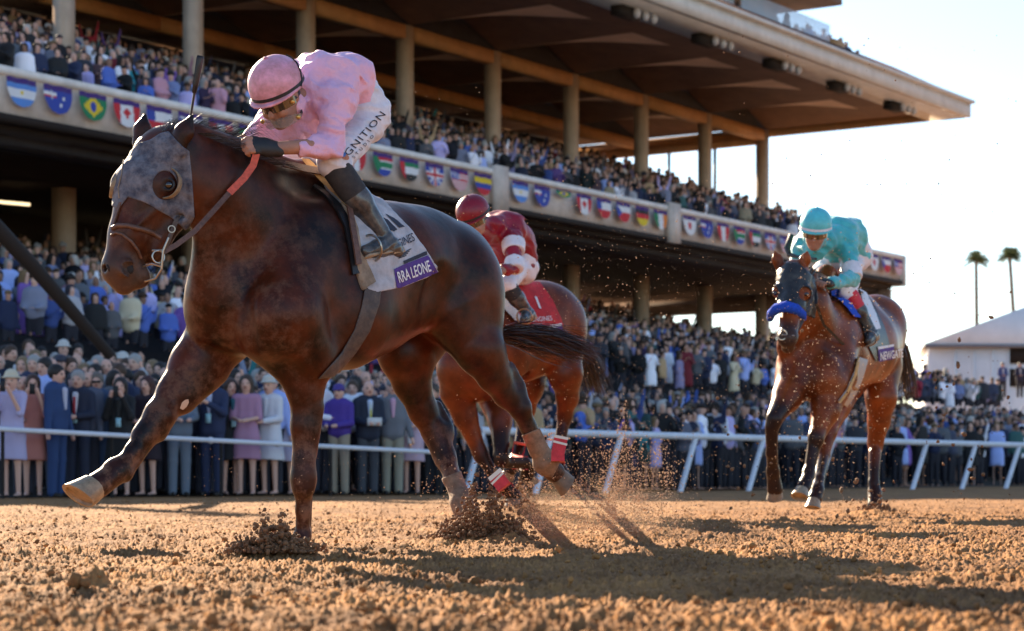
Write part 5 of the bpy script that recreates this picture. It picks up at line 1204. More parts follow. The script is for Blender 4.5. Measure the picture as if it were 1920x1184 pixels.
M_BLUE = mat('blue_fleece', (.010, .075, .55), .95, noise=(60, .3), bump=(120, .8, .008))
mb = MB(); mb.tube([P(1444, 598, 15.0), P(1446, 588, 14.93), P(1456, 579, 14.87), P(1474, 575, 14.83), P(1492, 580, 14.85), P(1504, 590, 14.9), P(1506, 597, 14.98)], [.024, .032, .038, .040, .038, .032, .024], 14); mb.build('noseband', M_BLUE, T3, True)
flatbelt('rein', [(1528, 538, 15.15), (1518, 575, 15.0), (1506, 600, 14.92), (1494, 622, 14.85)], .022, M_DUSTLEATH, T3); flatbelt('rein', [(1528, 535, 15.2), (1530, 570, 15.1), (1545, 610, 15.3), (1575, 640, 15.5), (1600, 665, 15.7)], .02, M_DLEATH, T3)
mb = MB(); mb.ring(P(1466, 628, 14.74), (0, -1, 0), .035, .006); mb.tube([P(1466, 628, 14.74), P(1490, 630, 14.74)], .006); mb.build('bit', M_STEEL, T3, True)
mb = MB(); mb.add(*draped_poly(b3, [(1548, 545), (1565, 540), (1590, 562), (1618, 580), (1615, 600), (1596, 598), (1575, 572)], .03, 3, 16)); mb.build('saddle_pad', M_BLUE, T3, True)
mb = MB(); mb.add(*draped_poly(b3, [(1602, 540), (1620, 548), (1638, 575), (1655, 610), (1672, 668), (1640, 678), (1622, 640), (1612, 600)], .012, 3, 16.3)); cl3 = mb.build('saddle_cloth', M_DLEATH, T3, True)
mb = MB(); mb.add(*draped_poly(b3, [(1610, 545), (1622, 552), (1640, 590), (1648, 618), (1636, 620), (1620, 590)], .018, 3, 16.3)); mb.build('cloth_stripe', M_WHITEP, cl3, True)
mb = MB(); mb.add(*draped_poly(b3, [(1642, 655), (1672, 648), (1673, 672), (1644, 678)], .018, 2, 16.3)); mb.build('name_band', M_PURPLE, cl3, True)
mb = MB(); mb.add(*draped_poly(b3, [(1641, 651), (1672, 646), (1672, 650), (1642, 656)], .020, 2, 16.3)); mb.build('cloth_trim', M_WHITEP, cl3, True)
draped_text('lettering', 'NEWGATE', b3, (1645, 675), (9, -1.5), (-1, -20), M_WHITEP, cl3, .024, .02, 16.3)
strap('girth', b3, [(1616, 672), (1608, 700), (1594, 735), (1578, 758)], [16, 20], mat('pale_girth', (.42, .40, .38), .7), T3, off=.01, th=.008)
strap('girth_edge', b3, [(1607, 672), (1600, 702), (1585, 735), (1570, 756)], 4, M_TAN, T3, off=.018)
hoof('hoof', P(1453, 914, 15.42), (.1, .45, -1), (-.3, -.6, -.6), .056, .085, T3, M_HOOF); hoof('hoof', P(1504, 918, 15.07), (-.25, -.5, -.8), (-.4, -.9, .3), .058, .085, T3, M_HOOFPALE)
hoof('hoof', P(1640, 946, 17.2), (0, -.1, -1), (-.4, -.9, 0), .055, .085, T3, M_HOOF); hoof('hoof', P(1527, 937, 15.94), (-.2, -.4, -1), (-.4, -.9, .1), .055, .085, T3, M_HOOFPALE)
tail(P(1690, 640, 17.9), (.2, .6, -.75), .5, .06, 350, M_MANE, T3, 9, .2, .004)
hs = []
r_ = random.Random(4)
for i in range(240):
    t = r_.random(); a = P(1500 + 50 * t, 505 + 38 * t, 15.3 + .7 * t) + Vector((r_.uniform(-.04, .04), r_.uniform(-.05, .05), 0)); hs.append([a, a + Vector((.03, .05, .03)), a + Vector((r_.uniform(0, .1), .08, r_.uniform(-.03, .04)))])
hair('mane', hs, M_MANE, T3, .004)
# ---------------- riders ----------------
M_SKIN = mat('skin', (.42, .20, .13), .55, noise=(14, .25), sub=.08)
M_PINK = mat('pink_silks', (.86, .45, .55), .55, noise=(6, .8, (.66, .46, .74)), bump=(13, .9, .03))
M_PINKCAP = mat('pink_dirty_cap_cover', (.82, .38, .52), .5, noise=(17, .75, (.36, .16, .14)), bump=(30, .4, .006))
M_BREECH = mat('white_breeches', (.72, .70, .76), .6, noise=(12, .2), bump=(26, .45, .006))
M_BOOT = mat('muddy_black_boot', (.016, .016, .020), .32, noise=(20, .75, (.15, .135, .12)), bump=(60, .35, .003), coat=.3)
M_SOCK = mat('black_chaps_fabric', (.018, .018, .022), .8, noise=(30, .6, (.06, .05, .045)), bump=(60, .3, .003))
M_GLOVE = mat('black_glove', (.014, .014, .016), .55, bump=(90, .4, .003))
M_LENS = mat('goggle_lens', (.06, .035, .02), .08, coat=1, spec=1.0)
M_CLEAR = mat('clear_goggle_lens', (.30, .27, .26), .10, alpha=.42, coat=1)
M_BRASS = mat('brass_stud', (.65, .42, .14), .35, metal=.8)
M_SOLE = mat('boot_sole', (.40, .30, .20), .7, noise=(30, .3))
def rider(name, J, mats, label, res=.007, wr=.010, detail=True):
    V_ = {k: Vector(v) for k, v in J.items() if isinstance(v, (Vector, tuple)) and len(v) == 3}
    n = Vector(J['n']).normalized(); u = Vector(J['up']).normalized(); f = Vector(J['fw']); f = (f - u * f.dot(u)).normalized(); s = u.cross(f).normalized(); hc = V_['helmet']; c = hc - u * .066 + f * .006
    T = empty(name, V_['pelvis'], label, 'person')
    pts = [v for k, v in V_.items() if k not in ('n', 'up', 'fw')] + [c + f * .15, hc + u * .13]
    lo = np.min([list(p) for p in pts], 0) - .17; hi = np.max([list(p) for p in pts], 0) + .17
    def fld(ps=None, m=.17, r_=res):
        if ps is None: return Field(lo, hi, r_)
        l_ = np.min([list(p) for p in ps], 0) - m; h_ = np.max([list(p) for p in ps], 0) + m; return Field(l_, h_, r_)
    def add(F__, part, m, mname, D=None, parent=T, smooth=1):
        V, Q = F__.mesh(D, smooth=smooth); return link(part, np_mesh(part, V, Q), m, parent), V, Q
    sp = [V_['pelvis'], V_['spine'], V_['chest'], V_['neck']]
    def torso(B, k):
        for a, b, ra, rb in ((0, 1, .125, .115), (1, 2, .115, .125), (2, 3, .115, .07)):
            for lt in (-.065, .065): B.cone(sp[a] + n * lt, sp[b] + n * lt, ra * k, rb * k, .06)
    # body
    B = fld(); torso(B, .74)
    B.cone(V_['neck'], c - u * .05, .058, .055, .03); B.ell(c, (.092, .072, .105), .02, ax=(f, s))
    B.ell(c + f * .045 - u * .07, (.05, .048, .05), .03, ax=(f, s)); B.cone(c + f * .09 + u * .0, c + f * .112 - u * .035, .010, .014, .015); B.ell(c + f * .088 - u * .062, (.016, .026, .012), .012, ax=(f, s)); B.ell(c + f * .075 - u * .095, (.024, .026, .02), .02, ax=(f, s))
    for sg in (-1, 1):
        B.ell(c + s * sg * .074 - f * .005, (.022, .010, .030), .01, ax=(f, s)); B.ell(c + f * .082 + s * sg * .033 + u * .002, (.02, .02, .014), .01, 's', ax=(f, s)); B.ell(c + f * .07 + s * sg * .04 - u * .035, (.03, .025, .025), .02, ax=(f, s))
    for sd in 'LR':
        sh, el, wr_, ha = (V_[q + sd] for q in ('sh', 'el', 'wr', 'ha')); hp, kn, an, to = (V_[q + sd] for q in ('hp', 'kn', 'an', 'to'))
        B.cone(sh, el, .040, .034, .03); B.cone(el, wr_, .035, .028, .02)
        B.cone(hp, kn, .062, .046, .05); B.cone(kn, an, .05, .032, .03); B.cone(an, to, .032, .026, .02)
        # hand: palm, four curled fingers of different lengths, thumb leaving the side of the palm
        d = (ha - wr_).normalized(); cu = Vector(J.get('curl' + sd, (0, .2, -1))); cu = (cu - d * cu.dot(d)).normalized(); la = d.cross(cu).normalized()
        B.cone(wr_, wr_ + d * .045, .026, .030, .015, flat=(cu, .75)); B.cone(wr_ + d * .045, wr_ + d * .080, .034, .034, .015, flat=(cu, .6))
        for i, ln in enumerate((.9, 1.0, .95, .78)):
            o = la * ((i - 1.5) * .0215); a = wr_ + d * .082 + o; b = a + d * .044 * ln + cu * .006 - Vector((0, .004, 0)); e = b + cu * .026 * ln + d * .008; g_ = e + cu * .010 - d * .022 * ln
            B.cone(a, b, .0118, .0110, .004); B.cone(b, e, .0110, .0102, .003); B.cone(e, g_, .0102, .0090, .003)
        a = wr_ + d * .035 + la * -.030; b = a + d * .03 - la * .008 + cu * .014; e = b + d * .022 + la * .008 + cu * .012
        B.cone(a, b, .0125, .0110, .008); B.cone(b, e, .0105, .0090, .003)
    bo, bv, bq = add(B, 'body', M_SKIN, 'body')
    # silks
    ps = sp + [V_[q + sd] for q in ('sh', 'el', 'wr') for sd in 'LR']
    K = fld(ps); torso(K, 1.0)
    K.cone(sp[2] + n * .15, sp[2] - n * .15, .075, .075, .07); K.cone(V_['neck'], c - u * .06 - f * .03, .070, .066, .03); K.cone(V_['shR'], V_['neck'] - Vector((.04, 0, .09)), .07, .07, .06)
    for (a, b, ra, rb) in J.get('drape', ()): K.cone(a, b, ra, rb, .06)
    for sd in 'LR':
        sh, el, wr_ = (V_[q + sd] for q in ('sh', 'el', 'wr')); cf = el.lerp(wr_, J.get('sleeve', .55))
        K.cone(sh, el, .078, .058, .05); K.cone(el, cf, .056, .043, .03); K.cone(sh, sp[2], .07, .1, .06)
        dcf = (wr_ - el).normalized(); K.cone(cf + dcf * .045, cf + dcf * .12, .038, .05, .008, 's')
    g = K.coords(); x, y, z = g[..., 0], g[..., 1], g[..., 2]
    near = np.abs(K.D) < .05; dd = np.zeros_like(K.D)
    xx, yy, zz = x[near], y[near], z[near]; q = (xx * .5 + zz * .85) * 9
    dd[near] = wr * (8.5 * np.abs(fbm(q * 1.5, yy * 6 + 3, (zz * .5 - xx * .85) * 6, 2, 9) - .5) - .7) + .7 * wr * (2 * np.abs(vnoise((xx + zz) * 20, yy * 9, (zz - xx) * 9, seed=3) - .5) - .3)
    dd = np.maximum(dd, -.009).astype(np.float32)
    hem = Vector(J['hem']); hn_ = (sp[0] - sp[1]).normalized(); hp_ = ((x - hem.x) * hn_.x + (y - hem.y) * hn_.y + (z - hem.z) * hn_.z)
    K.D = np.maximum(K.D + dd, hp_.astype(np.float32))
    so, sv, sq = add(K, 'silks', mats['silks'], 'silks'); so_b = bvh_of(sv, sq)
    for (sd, seg, t0, t1, hm) in J.get('hoops', ()):
        a, b, ra, rb = (V_['sh' + sd], V_['el' + sd], .092, .070) if seg == 'u' else (V_['el' + sd], V_['wr' + sd], .068, .052)
        K = fld([a, b], .1, min(res, .009)); K.cone(a, b, ra, rb, .01); d = (b - a); L2 = d.length; d.normalize(); g = K.coords(); t = ((g[..., 0] - a.x) * d.x + (g[..., 1] - a.y) * d.y + (g[..., 2] - a.z) * d.z) / L2
        K.D = np.maximum(K.D, ((np.abs(t - (t0 + t1) / 2) - (t1 - t0) / 2) * L2).astype(np.float32)); add(K, 'sleeve_hoop', hm, 'sleeve_hoop', parent=so)
    # breeches
    ps = [V_['pelvis']] + [V_[q + sd] for q in ('hp', 'kn') for sd in 'LR']
    K = fld(ps)
    for lt in (-.07, .07): K.cone(sp[0] + n * lt, sp[0].lerp(sp[1], .6) + n * lt, .122, .108, .05)
    for sd in 'LR':
        hp, kn, an = (V_[q + sd] for q in ('hp', 'kn', 'an')); K.cone(hp, kn, .092, .066, .05); K.cone(kn, kn.lerp(an, .12), .064, .058, .02); K.ell(sp[0].lerp(hp, .5) - (kn - hp).normalized() * .02, (.10, .10, .10), .05)
    g = K.coords(); x, y, z = g[..., 0], g[..., 1], g[..., 2]; near = np.abs(K.D) < .05; dd = np.zeros_like(K.D); xx, yy, zz = x[near], y[near], z[near]
    dd[near] = wr * .8 * (5 * np.abs(fbm(xx * 8, yy * 8, zz * 16, 2, 4) - .5) - .6); K.D += dd
    br, brv, brq = add(K, 'breeches', mats['breeches'], 'breeches')
    # boots
    boots = []
    for sd in 'LR':
        kn, an, to = (V_[q + sd] for q in ('kn', 'an', 'to')); K = fld([kn, an, to], .09, min(res, .007)); d = (an - kn).normalized()
        K.cone(kn.lerp(an, J.get('boot_top', .16)), kn.lerp(an, .45), .063, .058, .02); K.cone(kn.lerp(an, .45), an, .058, .041, .03); fo = (to - an).normalized()
        K.cone(an, an.lerp(to, .5), .044, .040, .02); K.cone(an.lerp(to, .5), to, .038, .030, .02); K.cone(an, an + d * .03 - fo * .025, .036, .034, .02)
        g = K.coords(); x, y, z = g[..., 0], g[..., 1], g[..., 2]; t = ((x - an.x) * d.x + (y - an.y) * d.y + (z - an.z) * d.z)
        K.D += np.where(np.abs(t) < .09, .0035 * np.sin(t * 190) * np.clip(1 - np.abs(t) / .09, 0, 1), 0).astype(np.float32)
        b_, v1, q1 = add(K, 'boot', mats['boot'], 'boot'); boots.append(b_)
        sn = d; mb = MB(); A = an - fo * .045 + sn * .036; B_ = to + fo * .03 + sn * .026; mb.bar(A, A.lerp(B_, .3), .058, .024, up=sn); mb.bar(A.lerp(B_, .34), B_, .062, .010, up=sn); mb.build('sole', mats.get('sole', M_SOLE), b_, False)
        si = MB(); ct = an.lerp(to, .72) + sn * .045; si.ring(ct - sn * .055, fo, .058, .006, 20, 6); si.build('stirrup_iron', M_STEEL, b_, True)
        if 'top' in mats:
            K = fld([kn, kn.lerp(an, .45)], .09, min(res, .007)); K.cone(kn.lerp(an, .08), kn.lerp(an, .36), .066, .0635, .01); add(K, 'boot_top', mats['top'], 'boot_top', parent=b_)
    # gloves
    for sd in 'LR':
        wr_, ha = V_['wr' + sd], V_['ha' + sd]; K = fld([wr_, wr_ + (ha - wr_).normalized() * .1], .05, min(res, .006)); d = (ha - wr_).normalized(); cu = Vector(J.get('curl' + sd, (0, .2, -1))); cu = (cu - d * cu.dot(d)).normalized(); la = d.cross(cu).normalized()
        K.cone(wr_ - d * .016, wr_ + d * .045, .036, .040, .015, flat=(cu, .78)); K.cone(wr_ + d * .045, wr_ + d * .074, .044, .041, .012, flat=(cu, .62))
        for i, ln in enumerate((.9, 1.0, .95, .78)):
            a = wr_ + d * .082 + la * ((i - 1.5) * .0215); b = a + d * .020 * ln + cu * .003; K.cone(a, b, .0138, .0134, .002)
        a = wr_ + d * .035 + la * -.030; b = a + d * .02 - la * .006 + cu * .01; K.cone(a, b, .0145, .0130, .006)
        add(K, 'glove', mats['glove'], 'glove')
    # helmet
    K = fld([hc], .20, min(res, .006)); K.ell(hc, (.136, .116, .118), .01, ax=(f, s)); t0 = -.035
    g = K.coords() - np.array(hc); tu = g @ np.array(u); tf = g @ np.array(f); ts = g @ np.array(s)
    ang = np.arctan2(ts, tf); K.D += (-.0016 * np.exp(-((np.mod(ang + .52, 1.0472) - .52) / .045) ** 2)).astype(np.float32) * (tu > 0)
    K.D = np.maximum(K.D, (t0 - tu).astype(np.float32)); sub_ = np.sqrt((tf / .12) ** 2 + (ts / .10) ** 2 + (tu / .10) ** 2); K.D = np.where(tu < .05, np.maximum(K.D, (1 - sub_) * .10), K.D).astype(np.float32)
    pk = np.sqrt((tf - .018) ** 2 / .140 ** 2 + ts ** 2 / .119 ** 2); pd = np.maximum((pk - 1) * .12, np.abs(tu - t0 - .002 + .25 * np.clip(tf - .05, 0, 1) ** 1 * .3) - .006); pin = (1 - np.sqrt((tf / .122) ** 2 + (ts / .104) ** 2)) * .1; pd = np.maximum(pd, pin)
    K.D = np.minimum(K.D, pd.astype(np.float32)); he, hv_, hq_ = add(K, 'helmet', mats['cap'], 'helmet')
    hbv = bvh_of(hv_, hq_)
    mb = MB(); mb.ell(hc + u * .118, (.012, .012, .007), 12, 8); mb.build('cap_button', mats['cap'], he, True)
    def loop(off, rf, rs, wd, th, m, part, a0=0, a1=360, tilt=0.0, org=hc, parent=T):
        mb = MB(); N_ = 40; vs = []
        for i in range(N_ + 1):
            t = R(a0 + (a1 - a0) * i / N_); d_ = f * math.cos(t) * rf + s * math.sin(t) * rs + u * (tilt * math.cos(t)); dn = (f * math.cos(t) / rf + s * math.sin(t) / rs).normalized()
            for oo, uu in ((0, -.5), (th, -.5), (th, .5), (0, .5)): vs.append(org + d_ + dn * oo + u * (off + uu * wd))
        fs = [(i * 4 + j, i * 4 + (j + 1) % 4, i * 4 + 4 + (j + 1) % 4, i * 4 + 4 + j) for i in range(N_) for j in range(4)]; mb.add(vs, fs); return mb.build(part, m, parent, True)
    loop(-.020, .134, .1145, mats.get('band_w', .014), .003, mats['band'], 'cap_band', parent=he)
    # goggles
    gg = loop(-.006, .100, .080, .036, .010, mats.get('lens', M_LENS), 'goggles', -78, 78, 0, c)
    loop(-.006, .098, .079, .014, .004, M_GLOVE, 'strap', 78, 282, .0, c, parent=gg)
    if detail:
        for sg in (-1, 1):
            a = R(66 * sg); p_ = c + f * math.cos(a) * .112 + s * math.sin(a) * .092 - u * .006; mb = MB(); mb.ell(p_, (.012, .012, .012), 14, 8); mb.build('stud', M_BRASS, gg, True)
        loop(.004, .088, .078, .014, .004, M_GLOVE, 'chin_strap', 100, 260, 0, c - u * .085 + f * .03)
    return T, dict(silks=so_b, breeches=bvh_of(brv, brq), so=so, br=br, he=he, hb=hbv, c=c, u=u, f=f, s=s, hc=hc, body=bo, boots=boots)
def off_(p, lat, H): return p + Vector(H.n * lat)
n_ = Vector(HL.n)
J1 = dict(n=tuple(n_), up=(-.3, -.5, .81), fw=(-.40, -.75, -.58), helmet=P(517, 156, 9.20),
    pelvis=P(664, 212, 9.78), spine=P(640, 160, 9.70), chest=P(596, 158, 9.56), neck=P(560, 176, 9.42), hem=P(690, 250, 9.8),
    shL=P(632, 186, 9.38), elL=P(622, 272, 9.26), wrL=P(514, 279, 9.10), haL=P(470, 271, 9.03), curlL=(-.1, .9, -.4),
    shR=P(545, 178, 9.70), elR=P(494, 250, 9.50), wrR=P(420, 282, 9.42), haR=P(372, 268, 9.38), curlR=(.2, -.3, -1),
    hpL=P(688, 226, 9.72), knL=P(624, 306, 9.36), anL=P(706, 440, 9.46), toL=P(690, 478, 9.34),
    hpR=P(640, 222, 9.92), knR=P(548, 308, 9.86), anR=P(640, 440, 9.95), toR=P(600, 478, 9.85), sleeve=.50, boot_top=.10)
# left foot points forward in the iron: ankle right, toe left
J1['drape'] = [(P(575, 200, 9.5), P(578, 240, 9.48), .09, .07), (P(578, 240, 9.48), P(500, 262, 9.5), .06, .045)]
J1['anL'] = P(730, 462, 9.47); J1['toL'] = P(686, 472, 9.34); J1['anR'] = P(650, 462, 10.02); J1['toR'] = P(606, 472, 9.90)
RT, RD = rider('person', J1, dict(silks=M_PINK, breeches=M_BREECH, boot=M_BOOT, glove=M_GLOVE, cap=M_PINKCAP, band=M_GLOVE, top=M_SOCK), 'jockey in pale pink silks and pink cap crouched low over the leading dark horse', .007, .014)
draped_text('lettering', 'IGNITION', RD['breeches'], (648, 300), (15.5, -17.5), (-15, -10), M_BLACKP, RD['br'], .003, .0, spacing=1.12)
draped_text('lettering', 'STUDIO', RD['breeches'], (663, 298), (6.5, -7.2), (-6.5, -4.5), M_BLACKP, RD['br'], .003, .0, spacing=1.9)
mb = MB(); mb.add(*draped_poly(RD['breeches'], [(643 + 11 * math.cos(t) + 2 * math.sin(t), 292 + 7.5 * math.sin(t) + 4 * math.cos(t)) for t in np.linspace(0, 6.1, 14)], .003, 1.5)); eb = mb.build('round_patch', mat('orange_patch', (.45, .16, .07), .6), RD['br'])
mb = MB(); mb.add(*draped_poly(RD['breeches'], [(641 + 7 * math.cos(t), 291 + 5 * math.sin(t)) for t in np.linspace(0, 5.7, 10)], .005, 1.5)); mb.build('patch_centre', mat('blue_patch', (.06, .16, .42), .6), eb)
# pulled-down clear goggles under the chin
c1, f1, s1, u1 = RD['c'], RD['f'], RD['s'], RD['u']
mb = MB(); vs = []
for i in range(25):
    t = R(-72 + 144 * i / 24); d_ = f1 * math.cos(t) * .106 + s1 * math.sin(t) * .098; w_ = .022 * (1 - .35 * math.exp(-(t / .16) ** 2)) * (1 - (abs(t) / 1.35) ** 4)
    for a_, b_ in ((0, -1), (0, 1), (.006, 1), (.006, -1)): vs.append(c1 - u1 * .075 + d_ * (1 + a_ / .1) + u1 * (b_ * w_))
mb.add(vs, [(i * 4 + j, i * 4 + (j + 1) % 4, i * 4 + 4 + (j + 1) % 4, i * 4 + 4 + j) for i in range(24) for j in range(4)]); g2 = mb.build('lowered_goggles', M_CLEAR, RT, True)
for sg in (-1, 1): mb = MB(); t = R(60 * sg); mb.ell(c1 - u1 * .075 + f1 * math.cos(t) * .118 + s1 * math.sin(t) * .108, (.011, .011, .011)); mb.build('stud', M_BRASS, g2, True)
cord('goggle_cord', RD['hb'], [(536, 103), (548, 109), (557, 121), (563, 136), (565, 150), (564, 162)], .0032, M_GLOVE, RT, .003)
# whip
W = empty('riding_whip', P(352, 262, 9.38), 'thin black riding whip held upright behind the leading horse\'s ears', 'whip')
mb = MB(); mb.tube([P(350, 285, 9.38), P(358, 215, 9.36), P(366, 165, 9.34)], [.008, .006, .006], 8); mb.build('shaft', M_DLEATH, W, True)
mb = MB(); a, b = P(364, 175, 9.34), P(376, 105, 9.32); d = (b - a).normalized(); sd = d.cross(Vector((0, 1, 0))).normalized(); prof = [(0, .008), (.25, .013), (.6, .014), (.92, .016), (1, .013)]; vs = []
for t, w_ in prof:
    p_ = a.lerp(b, t); vs += [p_ - sd * w_ - Vector((0, .004, 0)), p_ + sd * w_ - Vector((0, .004, 0)), p_ + sd * w_ + Vector((0, .004, 0)), p_ - sd * w_ + Vector((0, .004, 0))]
mb.add(vs, [(i * 4 + j, i * 4 + (j + 1) % 4, i * 4 + 4 + (j + 1) % 4, i * 4 + 4 + j) for i in range(4) for j in range(4)] + [(3, 2, 1, 0), (16, 17, 18, 19)]); mb.build('flap', M_DLEATH, W)
# ---- second rider ----
M_MAROON = mat('crimson_silks', (.27, .004, .024), .5, noise=(12, .3), bump=(30, .4, .006))
M_TEAL = mat('turquoise_silks', (.06, .48, .52), .5, noise=(12, .2), bump=(30, .4, .006), sheen=.3)
M_TEALCAP = mat('turquoise_cap_cover', (.10, .56, .62), .4, noise=(20, .15))
M_MARCAP = mat('crimson_cap_cover', (.22, .003, .018), .4, noise=(20, .2))
M_WHITE = mat('white_silk', (.74, .72, .78), .55, noise=(14, .15), bump=(30, .3, .005))
n2 = Vector(H2.n)
J2 = dict(n=tuple(n2), up=(-.32, -.42, .85), fw=(-.42, -.7, -.5), helmet=P(886, 396, 15.25), pelvis=P(968, 505, 16.1), spine=P(962, 455, 16.0), chest=P(940, 430, 15.75), neck=P(915, 425, 15.5), hem=P(984, 490, 16.1),
    shL=P(962, 448, 15.5), elL=P(965, 500, 15.35), wrL=P(930, 512, 15.15), haL=P(912, 512, 15.05), shR=P(905, 440, 15.9), elR=P(890, 480, 15.7), wrR=P(880, 510, 15.45), haR=P(872, 515, 15.3), curlL=(0, .8, -.5), curlR=(0, .3, -1),
    hpL=P(972, 498, 15.95), knL=P(950, 535, 15.6), anL=P(992, 590, 15.75), toL=P(982, 598, 15.6), hpR=P(930, 500, 16.3), knR=P(900, 540, 16.1), anR=P(930, 590, 16.3), toR=P(920, 600, 16.15), sleeve=.55, boot_top=.1, hoops=[('L', 'u', .12, .48, M_WHITE), ('L', 'u', .78, 1.12, M_WHITE), ('R', 'u', .5, .8, M_WHITE)])
R2, D2 = rider('person', J2, dict(silks=M_MAROON, breeches=M_WHITE, boot=M_BOOT, glove=mat('crimson_glove', (.45, .01, .03), .6), cap=M_MARCAP, band=M_GLOVE, top=M_SOCK), 'jockey in crimson silks with white sleeve hoops riding the red bay horse', .011, .009, False)
# ---- third rider ----
J3 = dict(n=(.91, -.42, 0), up=(.02, -.35, .94), fw=(-.2, -.9, -.35), helmet=P(1530, 420, 15.45), pelvis=P(1590, 480, 16.5), spine=P(1578, 440, 16.3), chest=P(1552, 440, 15.95), neck=P(1538, 452, 15.75), hem=P(1595, 470, 16.5),
    shL=P(1588, 462, 15.85), elL=P(1600, 522, 15.7), wrL=P(1556, 532, 15.35), haL=P(1538, 528, 15.25), shR=P(1505, 462, 16.05), elR=P(1492, 508, 15.9), wrR=P(1512, 528, 15.6), haR=P(1526, 532, 15.45), curlL=(0, .5, -.8), curlR=(0, .4, -1),
    hpL=P(1598, 490, 16.4), knL=P(1590, 548, 15.95), anL=P(1636, 628, 16.0), toL=P(1628, 640, 15.85), hpR=P(1555, 492, 16.6), knR=P(1520, 545, 16.3), anR=P(1560, 615, 16.5), toR=P(1550, 630, 16.35), sleeve=.95, boot_top=.1, hoops=[('L', 'u', .62, 1.0, M_WHITE)])
R3, D3 = rider('person', J3, dict(silks=M_TEAL, breeches=M_WHITE, boot=M_BOOT, glove=M_GLOVE, cap=M_TEALCAP, band=M_WHITE, band_w=.018, top=mat('red_boot_top', (.55, .012, .03), .5)), 'jockey in turquoise silks and turquoise cap riding the bay horse at the right', .011, .011, False)
mb = MB(); mb.tube([P(1484, 440, 15.9), P(1476, 465, 15.9), P(1480, 478, 15.88), P(1496, 482, 15.8), P(1530, 486, 15.6)], [.02, .026, .02, .012, .01], 8); rw = mb.build('riding_whip', M_DLEATH, None, True); tag(rw, 'black whip tucked behind the turquoise jockey\'s right arm', 'whip')
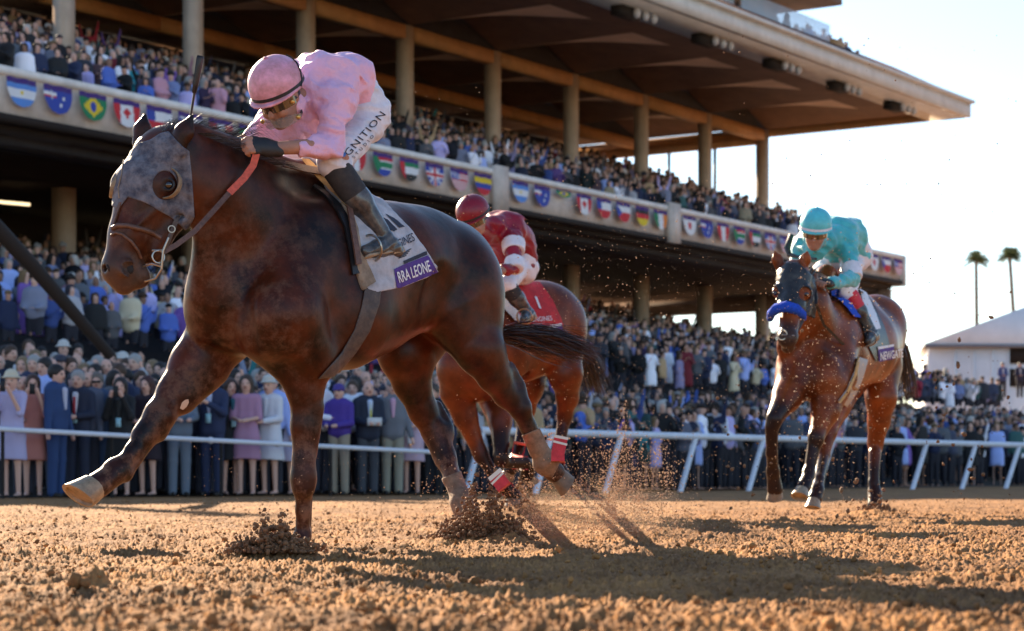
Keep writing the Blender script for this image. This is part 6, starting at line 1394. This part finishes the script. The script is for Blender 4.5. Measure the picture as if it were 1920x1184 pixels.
# ---------------- flying dirt ----------------
def spray(seed=2):
    r_ = np.random.RandomState(seed)
    M_SHADEDIRT = mat('shaded_dirt', (.25, .115, .05), .9, noise=(40, .4)); M_GRAIN = mat('sandy_grains', (.60, .36, .20), .85)  # clods: dark shadowed side put into the dirt colour
    def at(px, py, Y): return (px - CX) * Y / F, Y, CAMH + (HOR - py) * Y / F
    def cloud(n, fx, fy, Yr, rr):
        out = []
        for _ in range(n):
            px, py = fx(), fy(); Y = r_.uniform(*Yr)
            if callable(py): py = py(px)
            x, y, z = at(px, py, Y)
            if z < .01: continue
            out.append((x, y, z, rr()))
        return out
    def kick(cx, cy, Y, w, hgt, n, rmax, lean=.4):
        out = []
        for _ in range(n):
            t = abs(r_.normal(0, .42)); a = r_.uniform(-1, 1); fan = .55 + .9 * abs(math.sin(a * 5.3 + cx)) ** 2; h_ = hgt * max(.05, (1 - (a * 1.0) ** 2)) * fan * r_.rand() ** 1.5 * (1 + .4 * r_.randn())
            x, y, z = at(cx + a * w * (1 + .2 * r_.randn()) + lean * h_ * 40, cy, Y); out.append((x, y + r_.normal(0, .07), max(.0, h_) + .012, .002 + rmax * r_.rand() ** 3))
        return out
    p = kick(512, 1040, 8.15, 70, .085, 3600, .010, -.15) + kick(905, 1012, 9.7, 78, .16, 5200, .011, .5) + kick(965, 965, 16.1, 38, .20, 900, .02, .3) + kick(1640, 965, 17.1, 30, .12, 250, .02, .3)
    lumps('dirt_spray', p, 'shade-darkened brown dirt thrown up around the planted hooves', 11, M_SHADEDIRT)
    g = []
    jets = [(1060, 985, 60, 26, 2600), (1120, 955, 70, 42, 3600), (1185, 985, 60, 30, 2400), (1150, 900, 55, 48, 2300), (1105, 1015, 90, 14, 2200), (1010, 960, 50, 40, 1100), (1225, 930, 45, 45, 700)]
    for k in range(38): jets.append((r_.normal(1130, 85), 1000 - abs(r_.normal(0, 75)), r_.uniform(4, 16), r_.uniform(5, 24), r_.randint(40, 220)))
    for k in range(11): jets.append((1168 + r_.normal(0, 8), 765 + 14 * k, 4 + 1.3 * k, 12, 46 + 10 * k))
    for (jx, jy, sx_, sy_, n) in jets:
        for _ in range(n):
            x, y, z = at(r_.normal(jx, sx_), r_.normal(jy, sy_), 11.3 + r_.normal(0, .35))
            if z > .008: g.append((x, y, z, .0011 + .0042 * r_.rand() ** 5))
    for _ in range(1500): px = 930 + r_.normal(0, 1) * 75; py = 985 - abs(r_.normal(0, 55)); g.append((*at(px, py, 10.3 + r_.normal(0, .3)), .0014 + .003 * r_.rand() ** 3))
    for _ in range(2600): px = r_.normal(1180, 190); py = r_.uniform(330, 900); Y = r_.uniform(10.5, 14); g.append((*at(px, py, Y), .0012 + .0026 * r_.rand() ** 4))
    for _ in range(1300): px = r_.normal(1560, 75); py = r_.normal(720, 150); Y = r_.uniform(12.5, 15); g.append((*at(px, py, Y), .0018 + .0045 * r_.rand() ** 5))
    for _ in range(260): px = r_.uniform(330, 830); py = r_.uniform(820, 960); Y = r_.uniform(8.5, 10); g.append((*at(px, py, Y), .0010 + .0016 * r_.rand() ** 3))
    for _ in range(160): px = r_.uniform(440, 900); py = r_.uniform(150, 470); Y = r_.uniform(9.8, 11); g.append((*at(px, py, Y), .0010 + .0012 * r_.rand()))
    g = [q for q in g if q[2] > .01]
    lumps('dust_grains', g, 'fine sunlit grains of dirt hanging in the air behind the leading horse', 12, M_GRAIN)
    big = []
    for (px, py, rr) in ((1578, 920, .022), (1600, 938, .018), (1570, 968, .02), (1590, 958, .014), (1650, 940, .02), (1605, 905, .012), (1858, 595, .018), (1798, 637, .02), (1796, 686, .022), (1730, 676, .012), (1742, 700, .012), (1788, 720, .012), (1776, 725, .015), (1753, 712, .01), (1808, 815, .018), (1820, 880, .018), (1755, 728, .01), (1500, 822, .014), (1380, 800, .014), (1365, 815, .012), (1165, 770, .010), (1160, 790, .012), (1895, 548, .008), (1745, 485, .008), (1730, 500, .006), (1742, 530, .006), (1790, 550, .006), (1690, 580, .007), (1700, 620, .007), (1650, 560, .008), (1520, 330, .007), (1540, 290, .006), (1660, 300, .005), (1780, 300, .005), (1585, 80, .006), (1620, 85, .005), (1760, 345, .006), (1766, 366, .005), (1700, 345, .004), (1870, 270, .005), (1905, 190, .004), (1420, 985, .016), (1390, 1010, .014)):
        big.append((*at(px, py, 13.5), rr))
    for _ in range(170):
        px = r_.uniform(1330, 1900); py = r_.normal(860, 90); big.append((*at(px, py, 13.2 + r_.rand()), .004 + .011 * r_.rand() ** 3))
    for _ in range(120): px = r_.uniform(1350, 1900); py = r_.uniform(60, 720); big.append((*at(px, py, 13.2 + r_.rand()), .002 + .004 * r_.rand() ** 2))
    big = [q for q in big if q[2] > .02]
    lumps('flying_clods', big, 'small clods of dirt flying around the third horse and against the sky', 13, M_SHADEDIRT)
spray()
def dust_haze():
    m = bpy.data.materials.new('hanging_dust'); m.use_nodes = True; n = m.node_tree.nodes; l = m.node_tree.links; n.remove(n['Principled BSDF']); v = n.new('ShaderNodeVolumePrincipled')
    v.inputs['Color'].default_value = (.85, .62, .40, 1); v.inputs['Anisotropy'].default_value = .35; l.new(v.outputs[0], n['Material Output'].inputs['Volume'])
    tc = n.new('ShaderNodeTexCoord'); t = n.new('ShaderNodeTexNoise'); t.inputs['Scale'].default_value = 5; t.inputs['Detail'].default_value = 4; l.new(tc.outputs['Object'], t.inputs['Vector'])
    ln = n.new('ShaderNodeVectorMath'); ln.operation = 'LENGTH'; l.new(tc.outputs['Object'], ln.inputs[0]); f = n.new('ShaderNodeMapRange'); f.inputs['From Min'].default_value = 1.0; f.inputs['From Max'].default_value = .2; l.new(ln.outputs['Value'], f.inputs['Value'])
    r = n.new('ShaderNodeMapRange'); r.inputs['From Min'].default_value = .42; r.inputs['From Max'].default_value = .68; r.inputs['To Max'].default_value = .6; l.new(t.outputs['Fac'], r.inputs['Value'])
    k = n.new('ShaderNodeMath'); k.operation = 'MULTIPLY'; l.new(f.outputs['Result'], k.inputs[0]); l.new(r.outputs['Result'], k.inputs[1]); l.new(k.outputs[0], v.inputs['Density'])
    mb = MB(); mb.ell((0, 0, 0), (1, 1, 1), 24, 16); o = mb.build('dust_cloud', m, None, True); o.location = P(1105, 975, 11.3); o.scale = (.62, .5, .26); tag(o, 'thin tan dust cloud hanging low behind the leading horse', 'dust', kind='stuff')
dust_haze()
